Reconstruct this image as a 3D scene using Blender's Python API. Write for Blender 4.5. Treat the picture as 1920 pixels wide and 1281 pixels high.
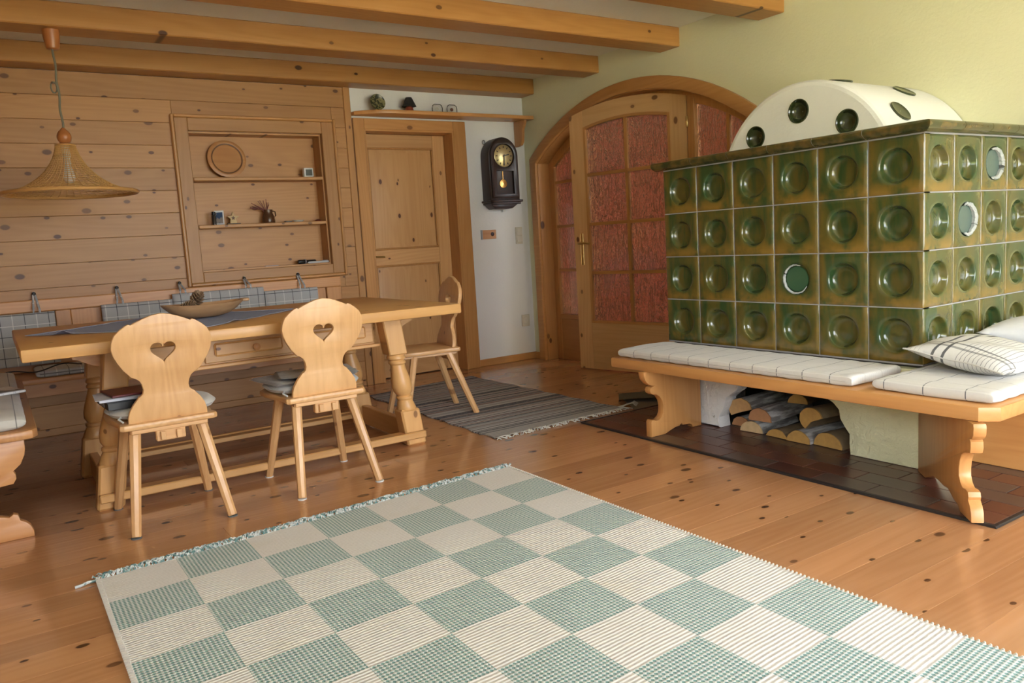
import bpy, bmesh, math, random
from mathutils import Vector, Matrix
random.seed(7)
PI = math.pi
S = bpy.context.scene
for o in list(bpy.data.objects): bpy.data.objects.remove(o)
C = S.collection
# ------------------------------------------------------------------ camera
cam = bpy.data.cameras.new('camera'); camo = bpy.data.objects.new('camera', cam); C.objects.link(camo); S.camera = camo
F = 1472.73; cam.sensor_fit = 'HORIZONTAL'; cam.sensor_width = 36.0; cam.lens = F*36.0/1920.0; cam.clip_start = .05
yaw, pitch, roll = (math.radians(a) for a in (33.2335, 7.2694, -3.4432))
fwd = Vector((math.sin(yaw)*math.cos(pitch), math.cos(yaw)*math.cos(pitch), -math.sin(pitch)))
rt = Vector((math.cos(yaw), -math.sin(yaw), 0)); up = rt.cross(fwd)
r2 = rt*math.cos(roll)+up*math.sin(roll); u2 = -rt*math.sin(roll)+up*math.cos(roll)
M = Matrix((r2, u2, -fwd)).transposed().to_4x4(); M.translation = Vector((0, 0, 1.06)); camo.matrix_world = M
# ------------------------------------------------------------------ world, sun, exposure
W = bpy.data.worlds.new('world'); S.world = W; W.use_nodes = True
wn = W.node_tree.nodes; wl = W.node_tree.links
bg = wn['Background']; bg.inputs[0].default_value = (.90, .955, 1.04, 1); bg.inputs[1].default_value = 3.6   # bright overcast sky
sun = bpy.data.lights.new('sun', 'SUN'); sun.energy = 20.0; sun.angle = .02; sun.color = (1, .94, .82)
suno = bpy.data.objects.new('sun', sun); C.objects.link(suno); suno.location = (9, 7, 12)
suno.rotation_euler = Vector((-.52, -.38, -.76)).to_track_quat('-Z', 'Y').to_euler()
S.cycles.max_bounces = 8; S.cycles.glossy_bounces = 3; S.cycles.transparent_max_bounces = 6
S.view_settings.view_transform = 'Standard'; S.view_settings.look = 'None'; S.view_settings.gamma = 1.0
S.view_settings.use_curve_mapping = False; S.view_settings.exposure = 1.95
# ------------------------------------------------------------------ room dimensions (metres)
XL, XR, YF, YB, ZC = -.52, 4.035, -1.55, 5.775, 2.41
XS, YS, YS2 = 3.138, 1.731, 3.183          # tiled stove: left face, near face, far face
WINS = [(.15, 1.65, .45, 2.25), (1.85, 3.90, .06, 2.25)]   # windows in the wall behind the camera (x0, x1, z0, z1)
def portal(loc, rot, sx, sy):
    l = bpy.data.lights.new('window_portal', 'AREA'); l.shape = 'RECTANGLE'; l.size = sx; l.size_y = sy; l.cycles.is_portal = True
    o = bpy.data.objects.new('window_portal', l); C.objects.link(o); o.location = loc; o.rotation_euler = rot
for x0, x1, z0, z1 in WINS: portal(((x0+x1)/2, YF-.14, (z0+z1)/2), (PI/2, 0, 0), x1-x0, z1-z0)
SWIN = (-1.30, .50, .80, 2.12)                             # window in the left wall, beside the camera (y0, y1, z0, z1)
portal((XL-.10, (SWIN[0]+SWIN[1])/2, (SWIN[2]+SWIN[3])/2), (PI/2, 0, -PI/2), SWIN[1]-SWIN[0], SWIN[3]-SWIN[2])
portal((5.0, 2.28, 1.70), (PI/2, 0, 0), 1.3, 1.0)

# ================================================================== materials
MATS = {}
class NT:
    def __init__(s, name):
        s.m = bpy.data.materials.new(name); s.m.use_nodes = True; s.t = s.m.node_tree; s.b = s.t.nodes['Principled BSDF']
    def n(s, typ, **kw):
        nd = s.t.nodes.new(typ)
        for k, v in kw.items(): setattr(nd, k, v)
        return nd
    def l(s, a, b): s.t.links.new(a, b)
    def put(s, sock, v):
        if hasattr(v, 'is_output'): s.l(v, sock)
        elif isinstance(v, (tuple, list)) and len(v) == 3 and sock.type == 'RGBA': sock.default_value = (*v, 1)
        else: sock.default_value = v
    def math(s, op, a, b=0.0, c=None, clamp=False):
        nd = s.n('ShaderNodeMath', operation=op, use_clamp=clamp); s.put(nd.inputs[0], a); s.put(nd.inputs[1], b)
        if c is not None: s.put(nd.inputs[2], c)
        return nd.outputs[0]
    def mix(s, f, a, b):
        nd = s.n('ShaderNodeMix', data_type='RGBA'); s.put(nd.inputs[0], f); s.put(nd.inputs[6], a); s.put(nd.inputs[7], b); return nd.outputs[2]
    def step(s, x, lo, hi, a=0.0, b=1.0):
        nd = s.n('ShaderNodeMapRange', interpolation_type='SMOOTHSTEP'); s.put(nd.inputs[0], x)
        for i, v in enumerate((lo, hi, a, b)): s.put(nd.inputs[i+1], v)
        return nd.outputs[0]
    def coord(s, rnd=True):
        tc = s.n('ShaderNodeTexCoord').outputs['Object']
        if not rnd: return tc
        oi = s.n('ShaderNodeObjectInfo').outputs['Random']
        v = s.n('ShaderNodeVectorMath', operation='MULTIPLY_ADD'); cx = s.n('ShaderNodeCombineXYZ')
        for i in range(3): s.l(oi, cx.inputs[i])
        s.l(cx.outputs[0], v.inputs[0]); v.inputs[1].default_value = (17.3, 31.7, 23.1); s.l(tc, v.inputs[2]); return v.outputs[0]
    def scale(s, v, sc):
        nd = s.n('ShaderNodeVectorMath', operation='MULTIPLY'); s.l(v, nd.inputs[0]); nd.inputs[1].default_value = sc; return nd.outputs[0]
    def noise(s, v, sc, det=3, rough=.5, dist=0.0):
        nd = s.n('ShaderNodeTexNoise'); s.l(v, nd.inputs['Vector']); nd.inputs['Scale'].default_value = sc; nd.inputs['Detail'].default_value = det
        nd.inputs['Roughness'].default_value = rough; nd.inputs['Distortion'].default_value = dist; return nd.outputs[0]
    def bump(s, h, strength=.3, dist=.01):
        nd = s.n('ShaderNodeBump'); nd.inputs['Strength'].default_value = strength; nd.inputs['Distance'].default_value = dist
        s.put(nd.inputs['Height'], h); s.l(nd.outputs[0], s.b.inputs['Normal'])
    def xyz(s, v):
        nd = s.n('ShaderNodeSeparateXYZ'); s.l(v, nd.inputs[0]); return nd.outputs
    def fin(s, col=None, rough=None, **kw):
        if col is not None: s.put(s.b.inputs['Base Color'], col)
        if rough is not None: s.put(s.b.inputs['Roughness'], rough)
        for k, v in kw.items(): s.put(s.b.inputs[k], v)
        return s.m
def pine(axis, tone='wall', nrm=None):
    if nrm is None: nrm = {'floor': 2, 'wall': 1, 'beam': 1, 'door': 1, 'table': 1, 'chair': 1}.get(tone)
    if nrm == axis: nrm = None
    key = ('pine', axis, tone, nrm)
    if key in MATS: return MATS[key]
    light, dark, knot, rough, coat, kn = {
        'wall':  ((.51, .265, .092), (.41, .190, .058), (.105, .036, .010), .42, .0, 1.0),
        'beam':  ((.53, .265, .078), (.43, .195, .050), (.075, .025, .01), .40, .0, .45),
        'trim':  ((.58, .295, .100), (.47, .215, .062), (.11, .04, .012), .38, .0, .35),
        'door':  ((.63, .36, .150), (.52, .265, .095), (.10, .03, .012), .42, .0, .55),
        'table': ((.68, .39, .150), (.56, .28, .092), (.16, .06, .02), .36, .0, .5),
        'chair': ((.74, .445, .205), (.56, .295, .118), (.30, .14, .055), .34, .05, .40),
        'leaf':  ((.76, .48, .215), (.64, .36, .145), (.13, .04, .014), .40, .0, .55),
        'stovebench': ((.63, .32, .110), (.52, .235, .072), (.12, .04, .014), .33, .1, .4),
        'floor': ((.54, .275, .130), (.44, .205, .090), (.055, .020, .01), .19, .35, 1.15),
        'bench': ((.62, .315, .125), (.50, .225, .080), (.12, .04, .014), .36, .0, .6)}[tone]
    t = NT('pine_%s_%s%s' % (tone, 'xyz'[axis], '' if nrm is None else 'xyz'[nrm])); v = t.coord()
    def sc3(al, nn=1.0):
        q = [1.0, 1.0, 1.0]; q[axis] = al
        if nrm is not None: q[nrm] = nn
        return q
    streak = t.noise(t.scale(v, sc3(.03)), 75, 3, .6)
    field = t.noise(t.scale(v, sc3(.075)), 4.2, 2, .4)
    ring = t.math('MULTIPLY_ADD', t.math('SINE', t.math('MULTIPLY', field, 120.0)), .5, .5)
    broad = t.noise(t.scale(v, sc3(.12)), 2.2, 2)
    f = t.math('ADD', t.math('MULTIPLY', ring, .14), t.math('MULTIPLY', streak, .36)); f = t.math('ADD', f, t.math('MULTIPLY', broad, .50))
    f = t.step(f, .22, .86)
    if tone in ('chair', 'table', 'stovebench') and nrm is not None:
        bx_ = [q for q in range(3) if q not in (axis, nrm)][0]; wn2 = t.n('ShaderNodeTexWhiteNoise', noise_dimensions='1D'); t.l(t.math('FLOOR', t.math('MULTIPLY', t.xyz(v)[bx_], 9.5)), wn2.inputs['W']); f = t.math('ADD', t.math('MULTIPLY', f, .75), t.math('MULTIPLY', wn2.outputs[0], .30))
    col = t.mix(f, light, dark)
    # knots: sparse dark cores, slightly drawn out along the grain
    vk = t.scale(v, sc3(.62)); vo = t.n('ShaderNodeTexVoronoi'); vo.inputs['Randomness'].default_value = 1.0
    if nrm is not None:
        ax2 = [q for q in range(3) if q != nrm]; xx = t.xyz(vk); cx = t.n('ShaderNodeCombineXYZ'); t.l(xx[ax2[0]], cx.inputs[0]); t.l(xx[ax2[1]], cx.inputs[1])
        vo.voronoi_dimensions = '2D'; t.l(cx.outputs[0], vo.inputs['Vector'])
    else: t.l(vk, vo.inputs['Vector'])
    vo.inputs['Scale'].default_value = 7.0
    cr = t.xyz(vo.outputs['Color'])
    size = t.math('MULTIPLY_ADD', t.math('MULTIPLY', cr[2], cr[2]), .080, .048 if nrm is not None else .085); size = t.math('MULTIPLY', size, t.math('GREATER_THAN', cr[0], 1-(.72 if nrm is not None else .8)*kn))
    rat = t.math('DIVIDE', vo.outputs['Distance'], t.math('ADD', size, .0001)); has = t.math('GREATER_THAN', size, .018)
    halo = t.math('MULTIPLY', t.step(rat, .9, 2.6, 1, 0), has); core = t.math('MULTIPLY', t.step(rat, .70, 1.15, 1, 0), has)
    col = t.mix(t.math('MULTIPLY', halo, .35), col, dark); col = t.mix(t.math('MULTIPLY', core, t.step(cr[1], 0, 1, .70, .98)), col, knot)
    oi = t.n('ShaderNodeObjectInfo').outputs['Random']
    hs = t.n('ShaderNodeHueSaturation'); t.l(col, hs.inputs['Color']); t.l(t.step(oi, 0, 1, .90, 1.08), hs.inputs['Value'])
    t.bump(streak, .05, .003)
    MATS[key] = t.fin(hs.outputs[0], rough, **{'Coat Weight': coat, 'Coat Roughness': .12, 'Specular IOR Level': .45}); return MATS[key]
def plain(name, col, rough=.5, **kw):
    if name in MATS: return MATS[name]
    t = NT(name); v = t.coord(); n = t.noise(v, 40, 3)
    MATS[name] = t.fin(t.mix(n, tuple(c*.92 for c in col), tuple(min(1, c*1.06) for c in col)), rough, **kw); return MATS[name]
def plaster(name, col, bump=.25, sc=60):
    if name in MATS: return MATS[name]
    t = NT(name); v = t.coord(False); n = t.noise(v, sc, 5, .6); b = t.noise(v, 2.5, 3)
    t.bump(n, bump, .008); MATS[name] = t.fin(t.mix(b, tuple(c*.95 for c in col), col), .85); return MATS[name]
def lines(t, c, pitch, width, off=0.0):
    f = t.math('FRACT', t.math('MULTIPLY_ADD', c, 1/pitch, off)); d = t.math('ABSOLUTE', t.math('SUBTRACT', f, .5))
    return t.step(d, .5*width/pitch*.7, .5*width/pitch*1.3, 1, 0)
def plaid(name, base, sets, rough=.9, weave=420):
    """sets: (axis, pitch, width, offset, colour, strength)"""
    if name in MATS: return MATS[name]
    t = NT(name); v = t.coord(False); c = t.xyz(v); n = t.noise(v, 90, 3); col = t.mix(n, tuple(k*.93 for k in base), base)
    for ax, p, w, o, lc, st in sets: col = t.mix(t.math('MULTIPLY', lines(t, c[ax], p, w, o), st), col, lc)
    t.bump(t.noise(v, weave, 2), .25, .002); MATS[name] = t.fin(col, rough, **{'Sheen Weight': .2}); return MATS[name]
def glaze(name='glaze'):
    if name in MATS: return MATS[name]
    t = NT(name); v = t.coord(); tc = t.coord(False); c = t.xyz(tc)
    vs = t.scale(v, (6, 6, 1.6)); n1 = t.noise(vs, 2.2, 4, .6, .6); n2 = t.noise(v, 9, 3, .6)
    green = (.030, .070, .022); olive = (.100, .090, .020); amber = (.25, .150, .028)
    col = t.mix(t.step(n1, .36, .62), green, olive)
    low = t.step(c[2], -.115, -.02, 1, 0)                  # glaze thins to amber towards each tile's lower rim
    side = t.step(t.math('ABSOLUTE', c[0]), .075, .118)
    edge = t.math('MAXIMUM', low, t.math('MULTIPLY', side, .55)); edge = t.math('MULTIPLY', edge, t.step(n2, .30, .62))
    rad = t.math('SQRT', t.math('ADD', t.math('MULTIPLY', c[0], c[0]), t.math('MULTIPLY', c[2], c[2])))
    col = t.mix(t.math('MULTIPLY', edge, t.step(rad, .07, .085)), col, amber)
    t.bump(t.noise(v, 14, 3), .12, .01)
    MATS[name] = t.fin(col, .16, **{'Coat Weight': .6, 'Coat Roughness': .07, 'Specular IOR Level': .6}); return MATS[name]
def glaze_dark():
    if 'glaze_dark' in MATS: return MATS['glaze_dark']
    t = NT('glaze_dark'); v = t.coord(); n = t.noise(v, 14, 3, .6)
    MATS['glaze_dark'] = t.fin(t.mix(t.step(n, .35, .65), (.040, .050, .014), (.125, .085, .024)), .17, **{'Coat Weight': .5, 'Coat Roughness': .08}); return MATS['glaze_dark']
def glassmat():
    if 'structured_glass' in MATS: return MATS['structured_glass']
    t = NT('structured_glass'); v = t.coord(); vs = t.scale(v, (1, 1, .22))
    n = t.noise(vs, 17, 2, .45, 2.6); rd = t.math('ABSOLUTE', t.math('SUBTRACT', n, .5)); ridge = t.step(rd, 0.0, .035, 1, 0)
    n2 = t.noise(t.scale(v, (1, 1, .5)), 75, 2, .5, 1.0); r2_ = t.step(t.math('ABSOLUTE', t.math('SUBTRACT', n2, .5)), 0, .03, .35, 0)
    t.bump(t.math('ADD', t.math('ADD', ridge, r2_), t.math('MULTIPLY', n, .6)), 1.0, .012)
    MATS['structured_glass'] = t.fin((.93, .84, .81), .03, **{'Transmission Weight': .92, 'IOR': 1.5, 'Specular IOR Level': .8, 'Coat Weight': .8, 'Coat Roughness': .04}); return MATS['structured_glass']
def clearglass(name='window_glass'):
    if name in MATS: return MATS[name]
    t = NT(name); tr = t.n('ShaderNodeBsdfTransparent'); gl = t.n('ShaderNodeBsdfGlossy'); gl.inputs['Roughness'].default_value = .02
    mx = t.n('ShaderNodeMixShader'); fr = t.n('ShaderNodeFresnel'); fr.inputs[0].default_value = 1.35
    t.l(fr.outputs[0], mx.inputs[0]); t.l(tr.outputs[0], mx.inputs[1]); t.l(gl.outputs[0], mx.inputs[2]); t.l(mx.outputs[0], t.t.nodes['Material Output'].inputs[0])
    MATS[name] = t.m; return t.m
def rugmat():
    t = NT('checked_rug'); v = t.coord(False); c = t.xyz(v)
    x = c[0]; y = t.math('SUBTRACT', c[1], t.math('MULTIPLY', c[0], .066))                                   # rug-local: x across 0..1.745, y from far edge towards the room
    i = t.math('FLOOR', t.math('DIVIDE', x, .2493)); j = t.math('FLOOR', t.math('DIVIDE', y, .2325))
    par = t.math('MODULO', t.math('ADD', i, t.math('ADD', j, 41)), 2.0)
    nz = t.noise(v, 150, 3, .7); big = t.noise(v, 3, 3)
    wob = t.math('MULTIPLY_ADD', t.noise(v, 9, 2), .006, y)
    rib = t.math('SINE', t.math('MULTIPLY', wob, 2*PI/.01368)); warp = t.math('SINE', t.math('MULTIPLY', x, 2*PI/.0125))
    warp = t.math('MULTIPLY', warp, 1.0)
    white = t.mix(nz, (.62, .59, .56), (.80, .775, .75)); white = t.mix(t.step(rib, -1, -.55, .30, 0), white, (.30, .28, .25))
    stains = t.step(big, .60, .72, 0, .18); white = t.mix(stains, white, (.55, .48, .33))
    dots = t.step(t.math('ADD', rib, warp), -.55, .35)
    teal = t.mix(nz, (.10, .22, .205), (.17, .31, .285)); tcol = t.mix(t.math('MULTIPLY', dots, .86), teal, (.66, .68, .66))
    col = t.mix(par, white, tcol)
    hgt = t.math('ADD', t.math('MULTIPLY', rib, .5), t.math('MULTIPLY', warp, t.math('MULTIPLY_ADD', par, .45, .08)))
    hgt = t.math('ADD', hgt, nz); t.bump(hgt, .42, .004)
    return t.fin(col, .95, **{'Sheen Weight': .15})
def ragmat():
    t = NT('rag_rug'); v = t.coord(False); c = t.xyz(v); cy = t.math('MULTIPLY_ADD', t.noise(v, 5, 2), .012, c[1])
    k = t.math('FLOOR', t.math('MULTIPLY', cy, 1/.013)); wn_ = t.n('ShaderNodeTexWhiteNoise', noise_dimensions='1D'); t.l(k, wn_.inputs['W'])
    cr = t.n('ShaderNodeValToRGB'); cr.color_ramp.interpolation = 'CONSTANT'
    cols = [(0, (.12, .12, .13)), (.12, (.36, .35, .33)), (.34, (.46, .44, .41)), (.50, (.26, .16, .14)), (.60, (.33, .34, .35)), (.74, (.045, .045, .06)), (.83, (.58, .57, .54)), (.93, (.38, .26, .22))]
    el = cr.color_ramp.elements
    while len(el) < len(cols): el.new(.5)
    for e, (p, q) in zip(el, cols): e.position = p; e.color = (*q, 1)
    t.l(wn_.outputs[0], cr.inputs[0]); nz = t.noise(t.scale(v, (1, 1.6, 1)), 85, 3, .7)
    col = t.mix(t.step(nz, .42, .9), cr.outputs[0], (.42, .41, .39)); rib = t.math('SINE', t.math('MULTIPLY', cy, 2*PI/.013))
    t.bump(t.math('ADD', rib, t.math('MULTIPLY', nz, 2)), .6, .004); return t.fin(col, .95)
# ================================================================== mesh helpers
class MB:
    def __init__(s): s.bm = bmesh.new()
    def _x(s, vs, mat):
        if mat is not None: bmesh.ops.transform(s.bm, matrix=mat, verts=vs)
    def box(s, x0, x1, y0, y1, z0, z1, bev=0.0, seg=1, mat=None):
        r = bmesh.ops.create_cube(s.bm, size=1.0); vs = r['verts']
        for v in vs: v.co = Vector((x0+(v.co.x+.5)*(x1-x0), y0+(v.co.y+.5)*(y1-y0), z0+(v.co.z+.5)*(z1-z0)))
        if bev > 0:
            es = list({e for v in vs for e in v.link_edges})
            r = bmesh.ops.bevel(s.bm, geom=es, offset=bev, segments=seg, affect='EDGES', profile=.5); vs = list({v for f in r['faces'] for v in f.verts} | {v for v in vs if v.is_valid})
        s._x([v for v in vs if v.is_valid], mat); return s
    def lathe(s, prof, seg=24, mat=None, cap=True):
        """prof: (radius, z) from bottom to top"""
        rings = []; allv = []
        for r, z in prof:
            ring = [s.bm.verts.new((r*math.cos(2*PI*k/seg), r*math.sin(2*PI*k/seg), z)) for k in range(seg)]; rings.append(ring); allv += ring
        for a, b in zip(rings, rings[1:]):
            for k in range(seg): s.bm.faces.new((a[k], a[(k+1) % seg], b[(k+1) % seg], b[k]))
        if cap: s.bm.faces.new(rings[0][::-1]); s.bm.faces.new(rings[-1])
        s._x(allv, mat); return s
    def tube(s, pts, r, seg=6, closed=False, taper=None):
        pts = [Vector(p) for p in pts]; n = len(pts); rings = []
        for i, p in enumerate(pts):
            if closed: d = pts[(i+1) % n]-pts[i-1]
            else: d = pts[min(i+1, n-1)]-pts[max(i-1, 0)]
            d.normalize(); a = Vector((0, 0, 1)) if abs(d.z) < .9 else Vector((1, 0, 0))
            u = d.cross(a).normalized(); w = d.cross(u); rr = r if taper is None else r*taper(i/max(1, n-1))
            rings.append([s.bm.verts.new(p+rr*(u*math.cos(2*PI*k/seg)+w*math.sin(2*PI*k/seg))) for k in range(seg)])
        pr = list(zip(rings, rings[1:]))+([(rings[-1], rings[0])] if closed else [])
        for a, b in pr:
            for k in range(seg): s.bm.faces.new((a[k], a[(k+1) % seg], b[(k+1) % seg], b[k]))
        if not closed: s.bm.faces.new(rings[0][::-1]); s.bm.faces.new(rings[-1])
        return s
    def grid(s, nu, nv, fn, closeu=False):
        g = [[s.bm.verts.new(fn(i/nu, j/nv)) for j in range(nv+1)] for i in range(nu+1)]
        for i in range(nu):
            for j in range(nv): s.bm.faces.new((g[i][j], g[i+1][j], g[i+1][j+1], g[i][j+1]))
        return s
    def prism(s, poly, d0, d1, axis=1):
        """poly of 2-D points extruded along axis from d0 to d1"""
        def P(a, b, d): return {0: (d, a, b), 1: (a, d, b), 2: (a, b, d)}[axis]
        A = [s.bm.verts.new(P(a, b, d0)) for a, b in poly]; B = [s.bm.verts.new(P(a, b, d1)) for a, b in poly]; n = len(poly)
        s.bm.faces.new(A); s.bm.faces.new(B[::-1])
        for k in range(n): s.bm.faces.new((A[k], B[k], B[(k+1) % n], A[(k+1) % n]))
        return s
    def mesh(s, name, smooth=True, ang=.6):
        bmesh.ops.recalc_face_normals(s.bm, faces=s.bm.faces); me = bpy.data.meshes.new(name); s.bm.to_mesh(me); s.bm.free()
        if smooth: me.shade_smooth(); me.set_sharp_from_angle(angle=ang)
        return me
def box(*a, **k): return MB().box(*a, **k)
def plate(outer, holes, thick, bev=0.0, plane='xz', at=0.0):
    """flat outline (2-D points) with holes, solid of given thickness; plane xz: extruded along y, yz: along x"""
    cu = bpy.data.curves.new('outline', 'CURVE'); cu.dimensions = '2D'; cu.fill_mode = 'BOTH'; cu.extrude = max(thick/2-bev, .0001); cu.bevel_depth = bev; cu.bevel_resolution = 1; cu.offset = -bev
    for pts in [outer]+list(holes):
        sp = cu.splines.new('POLY'); sp.points.add(len(pts)-1); sp.use_cyclic_u = True
        for p, (a, b) in zip(sp.points, pts): p.co = (a, b, 0, 1)
    o = bpy.data.objects.new('outline', cu); C.objects.link(o); dg = bpy.context.evaluated_depsgraph_get(); dg.update()
    me = bpy.data.meshes.new_from_object(o.evaluated_get(dg)); bpy.data.objects.remove(o); bpy.data.curves.remove(cu)
    m = MB(); m.bm.from_mesh(me); bpy.data.meshes.remove(me); bmesh.ops.remove_doubles(m.bm, verts=m.bm.verts, dist=.00005)
    for v in m.bm.verts:
        a, b, d = v.co
        v.co = {'xz': (a, d+at, b), 'yz': (d+at, a, b), 'xy': (a, b, d+at)}[plane]
    return m
WM = {}
def link(o, parent, mat_world=None):
    C.objects.link(o)
    if parent is not None: o.parent = parent
def thing(name, label=None, cat=None, loc=(0, 0, 0), rz=0.0, group=None, kind=None, parent=None):
    o = bpy.data.objects.new(name, None); o.empty_display_size = .1; C.objects.link(o); Mx = Matrix.Translation(loc) @ Matrix.Rotation(rz, 4, 'Z'); WM[o.name] = Mx
    if parent is not None: o.parent = parent; o.matrix_basis = WM[parent.name].inverted() @ Mx
    else: o.matrix_basis = Mx
    tag(o, label, cat, group, kind); return o
def tag(o, label=None, cat=None, group=None, kind=None):
    for k, v in (('label', label), ('category', cat), ('group', group), ('kind', kind)):
        if v: o[k] = v
    return o
def obj(name, mb, mat, parent=None, loc=None, rz=0.0, local=False, smooth=True, ang=.6, label=None, cat=None, group=None, kind=None):
    """mesh given in world coordinates (or, with local=True, in the frame of loc/rz); origin goes to loc"""
    me = mb if isinstance(mb, bpy.types.Mesh) else mb.mesh(name, smooth, ang)
    o = bpy.data.objects.new(name, me)
    if not me.materials: me.materials.append(mat)
    Pm = WM[parent.name] if parent is not None else Matrix.Identity(4)
    if loc is None:
        Mx = Pm.copy()
        if not local: me.transform(Mx.inverted())
    else:
        Mx = (Matrix.Translation(loc) @ Matrix.Rotation(rz, 4, 'Z')) if not isinstance(rz, Matrix) else Matrix.Translation(loc) @ rz
        if not local: me.transform(Mx.inverted())
    C.objects.link(o); WM[o.name] = Mx
    if parent is not None: o.parent = parent
    o.matrix_basis = Pm.inverted() @ Mx
    tag(o, label, cat, group, kind); return o
def struct(name, mb, mat, loc=None, **k): return obj(name, mb, mat, None, loc=loc, kind='structure', **k)
def copy_tree(o, loc, rz, label=None, group=None):
    def cp(s, par):
        c = s.copy(); C.objects.link(c); c.parent = par
        for ch in s.children: cp(ch, c)
        return c
    r = cp(o, None); r.matrix_basis = Matrix.Translation(loc) @ Matrix.Rotation(rz, 4, 'Z'); WM[r.name] = r.matrix_basis.copy()
    if label: r['label'] = label
    if group: r['group'] = group
    return r
def pad(w, d, h, p=8, e=.35, nu=28, nv=18, sag=None, flat=0.0, rnd=0.0):
    """soft cushion w x d x h centred on the origin, edges rolled; p high = boxy"""
    m = MB()
    def prof(u, v):
        a = max(0.0, (1-abs(u)**(p*w/min(w, d) if p > 6 else p))*(1-abs(v)**(p*d/min(w, d) if p > 6 else p))); return h/2*a**e
    def rmp(t): return math.sin((t-.5)*PI*.985)/math.sin(PI*.4925) if p >= 6 else (2*t-1)
    for sg in (1, -1):
        def fn(i, j, sg=sg):
            u, v = rmp(i), rmp(j); z = sg*prof(u, v)
            if sg < 0 and flat: z = max(z, -h/2*(1-flat))
            x, y = w/2*u, d/2*v
            if rnd: x *= math.sqrt(1-rnd*v*v/2); y *= math.sqrt(1-rnd*u*u/2)
            elif p < 6: x *= 1-.07*(1-v*v)*abs(u)**4; y *= 1-.07*(1-u*u)*abs(v)**4
            if sag: z += sag(u, v)
            return (x, y, z)
        m.grid(nu, nv, fn)
    bmesh.ops.remove_doubles(m.bm, verts=m.bm.verts, dist=.0004); return m
RX = lambda a: Matrix.Rotation(a, 4, 'X')
RY = lambda a: Matrix.Rotation(a, 4, 'Y')
RZ = lambda a: Matrix.Rotation(a, 4, 'Z')
TR = lambda *a: Matrix.Translation(a)
# ================================================================== shell of the room
WHITE = plaster('white_plaster', (.80, .80, .77)); CEIL = plaster('ceiling_plaster', (.84, .82, .68), .35, 45)
fl = struct('floor', box(XL, XR+1.7, YF, YB+.25, -.06, -.018), plain('subfloor', (.10, .05, .025), .9))
y = YF; k = 0
while y < YB+.2:
    y1 = min(y+.139, YB+.25); cut = random.uniform(.4, 3.2) if k % 3 == 0 else None
    for a, b in ([(XL, cut), (cut+.001, XR+1.7)] if cut else [(XL, XR+1.7)]):
        obj('plank', box(a, b, y+.0003, y1-.0003, -.018, 0, bev=.0004), pine(0, 'floor'), fl, loc=((a+b)/2, (y+y1)/2, 0))
    y = y1; k += 1
ce = struct('ceiling', box(XL-.2, XR+1.9, YF-.2, YB+.4, ZC, ZC+.2), CEIL)
BEAMS = [(5.584, 'ceiling beam lying against the panelled back wall above the door'), (4.727, 'ceiling beam with the wicker lamp hanging from it'), (3.888, 'third ceiling beam from the panelled back wall'), (3.055, 'ceiling beam nearest the viewer, at the top edge')]
for yb_, lab in BEAMS:
    obj('ceiling_beam', box(XL, XR, yb_, yb_+.188, 2.285, ZC, bev=.006), pine(0, 'beam'), loc=((XL+XR)/2, yb_+.09, 2.285),
        label=lab, cat='beam', group='ceiling beams')
# back wall: plaster core with the door opening and the shelf niche left free
DX0, DX1, DZ = 2.529, 3.312, 1.98
wb = MB()
for b in ((XL, 1.238, 0, 2.41), (1.238, 2.183, 0, .972), (1.238, 2.183, 1.934, 2.41), (2.183, DX0, 0, 2.41), (DX0, DX1, DZ, 2.41), (DX1, XR+.16, 0, 2.41)):
    wb.box(b[0], b[1], YB, YB+.2, b[2], b[3])
wb.box(DX0-.1, DX1+.1, YB+.2, YB+.24, 0, 2.2); wall_b = struct('wall_back', wb, WHITE)
PF = YB-.022                                            # front of the boarding
for a, z in enumerate([-.102+.149*k for k in range(17)]):
    z0, z1 = max(0, z), min(2.285, z+.149)
    if z1-z0 < .01: continue
    spans = [(XL, 2.38)] if (z1 < .90 or z0 > 2.04) else [(XL, 1.15), (2.275, 2.38)]
    if z0 < .878 < z1: spans = [(XL, 1.15), (2.275, 2.38)]; obj('plank', box(1.15, 2.275, PF, YB, z0+.0005, .878, bev=.002), pine(0, 'wall'), wall_b, loc=(1.7, PF, z0))
    if z0 < 2.04 < z1: spans = [(XL, 1.15), (1.15, 2.275, 2.04), (2.275, 2.38)]
    for sp in spans:
        lo = sp[2] if len(sp) > 2 else z0
        obj('plank', box(sp[0], sp[1], PF, YB, lo+.0005, z1-.0005, bev=.0022), pine(0, 'wall'), wall_b, loc=((sp[0]+sp[1])/2, PF, z0))
obj('corner_post', box(2.378, 2.431, PF-.012, YB, 0, 2.285, bev=.004), pine(2, 'wall'), wall_b, loc=(2.40, PF, 0))
for hx in (.22, .687, 1.074, 1.508, 1.898):
    m = MB(); m.lathe([(.004, 0), (.004, .025), (.011, .028), (.012, .036), (.006, .041)], 10, TR(hx, PF, .912) @ RX(PI/2)); obj('peg', m, plain('dark_peg', (.03, .022, .018), .5), wall_b, loc=(hx, PF, .912))
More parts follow.
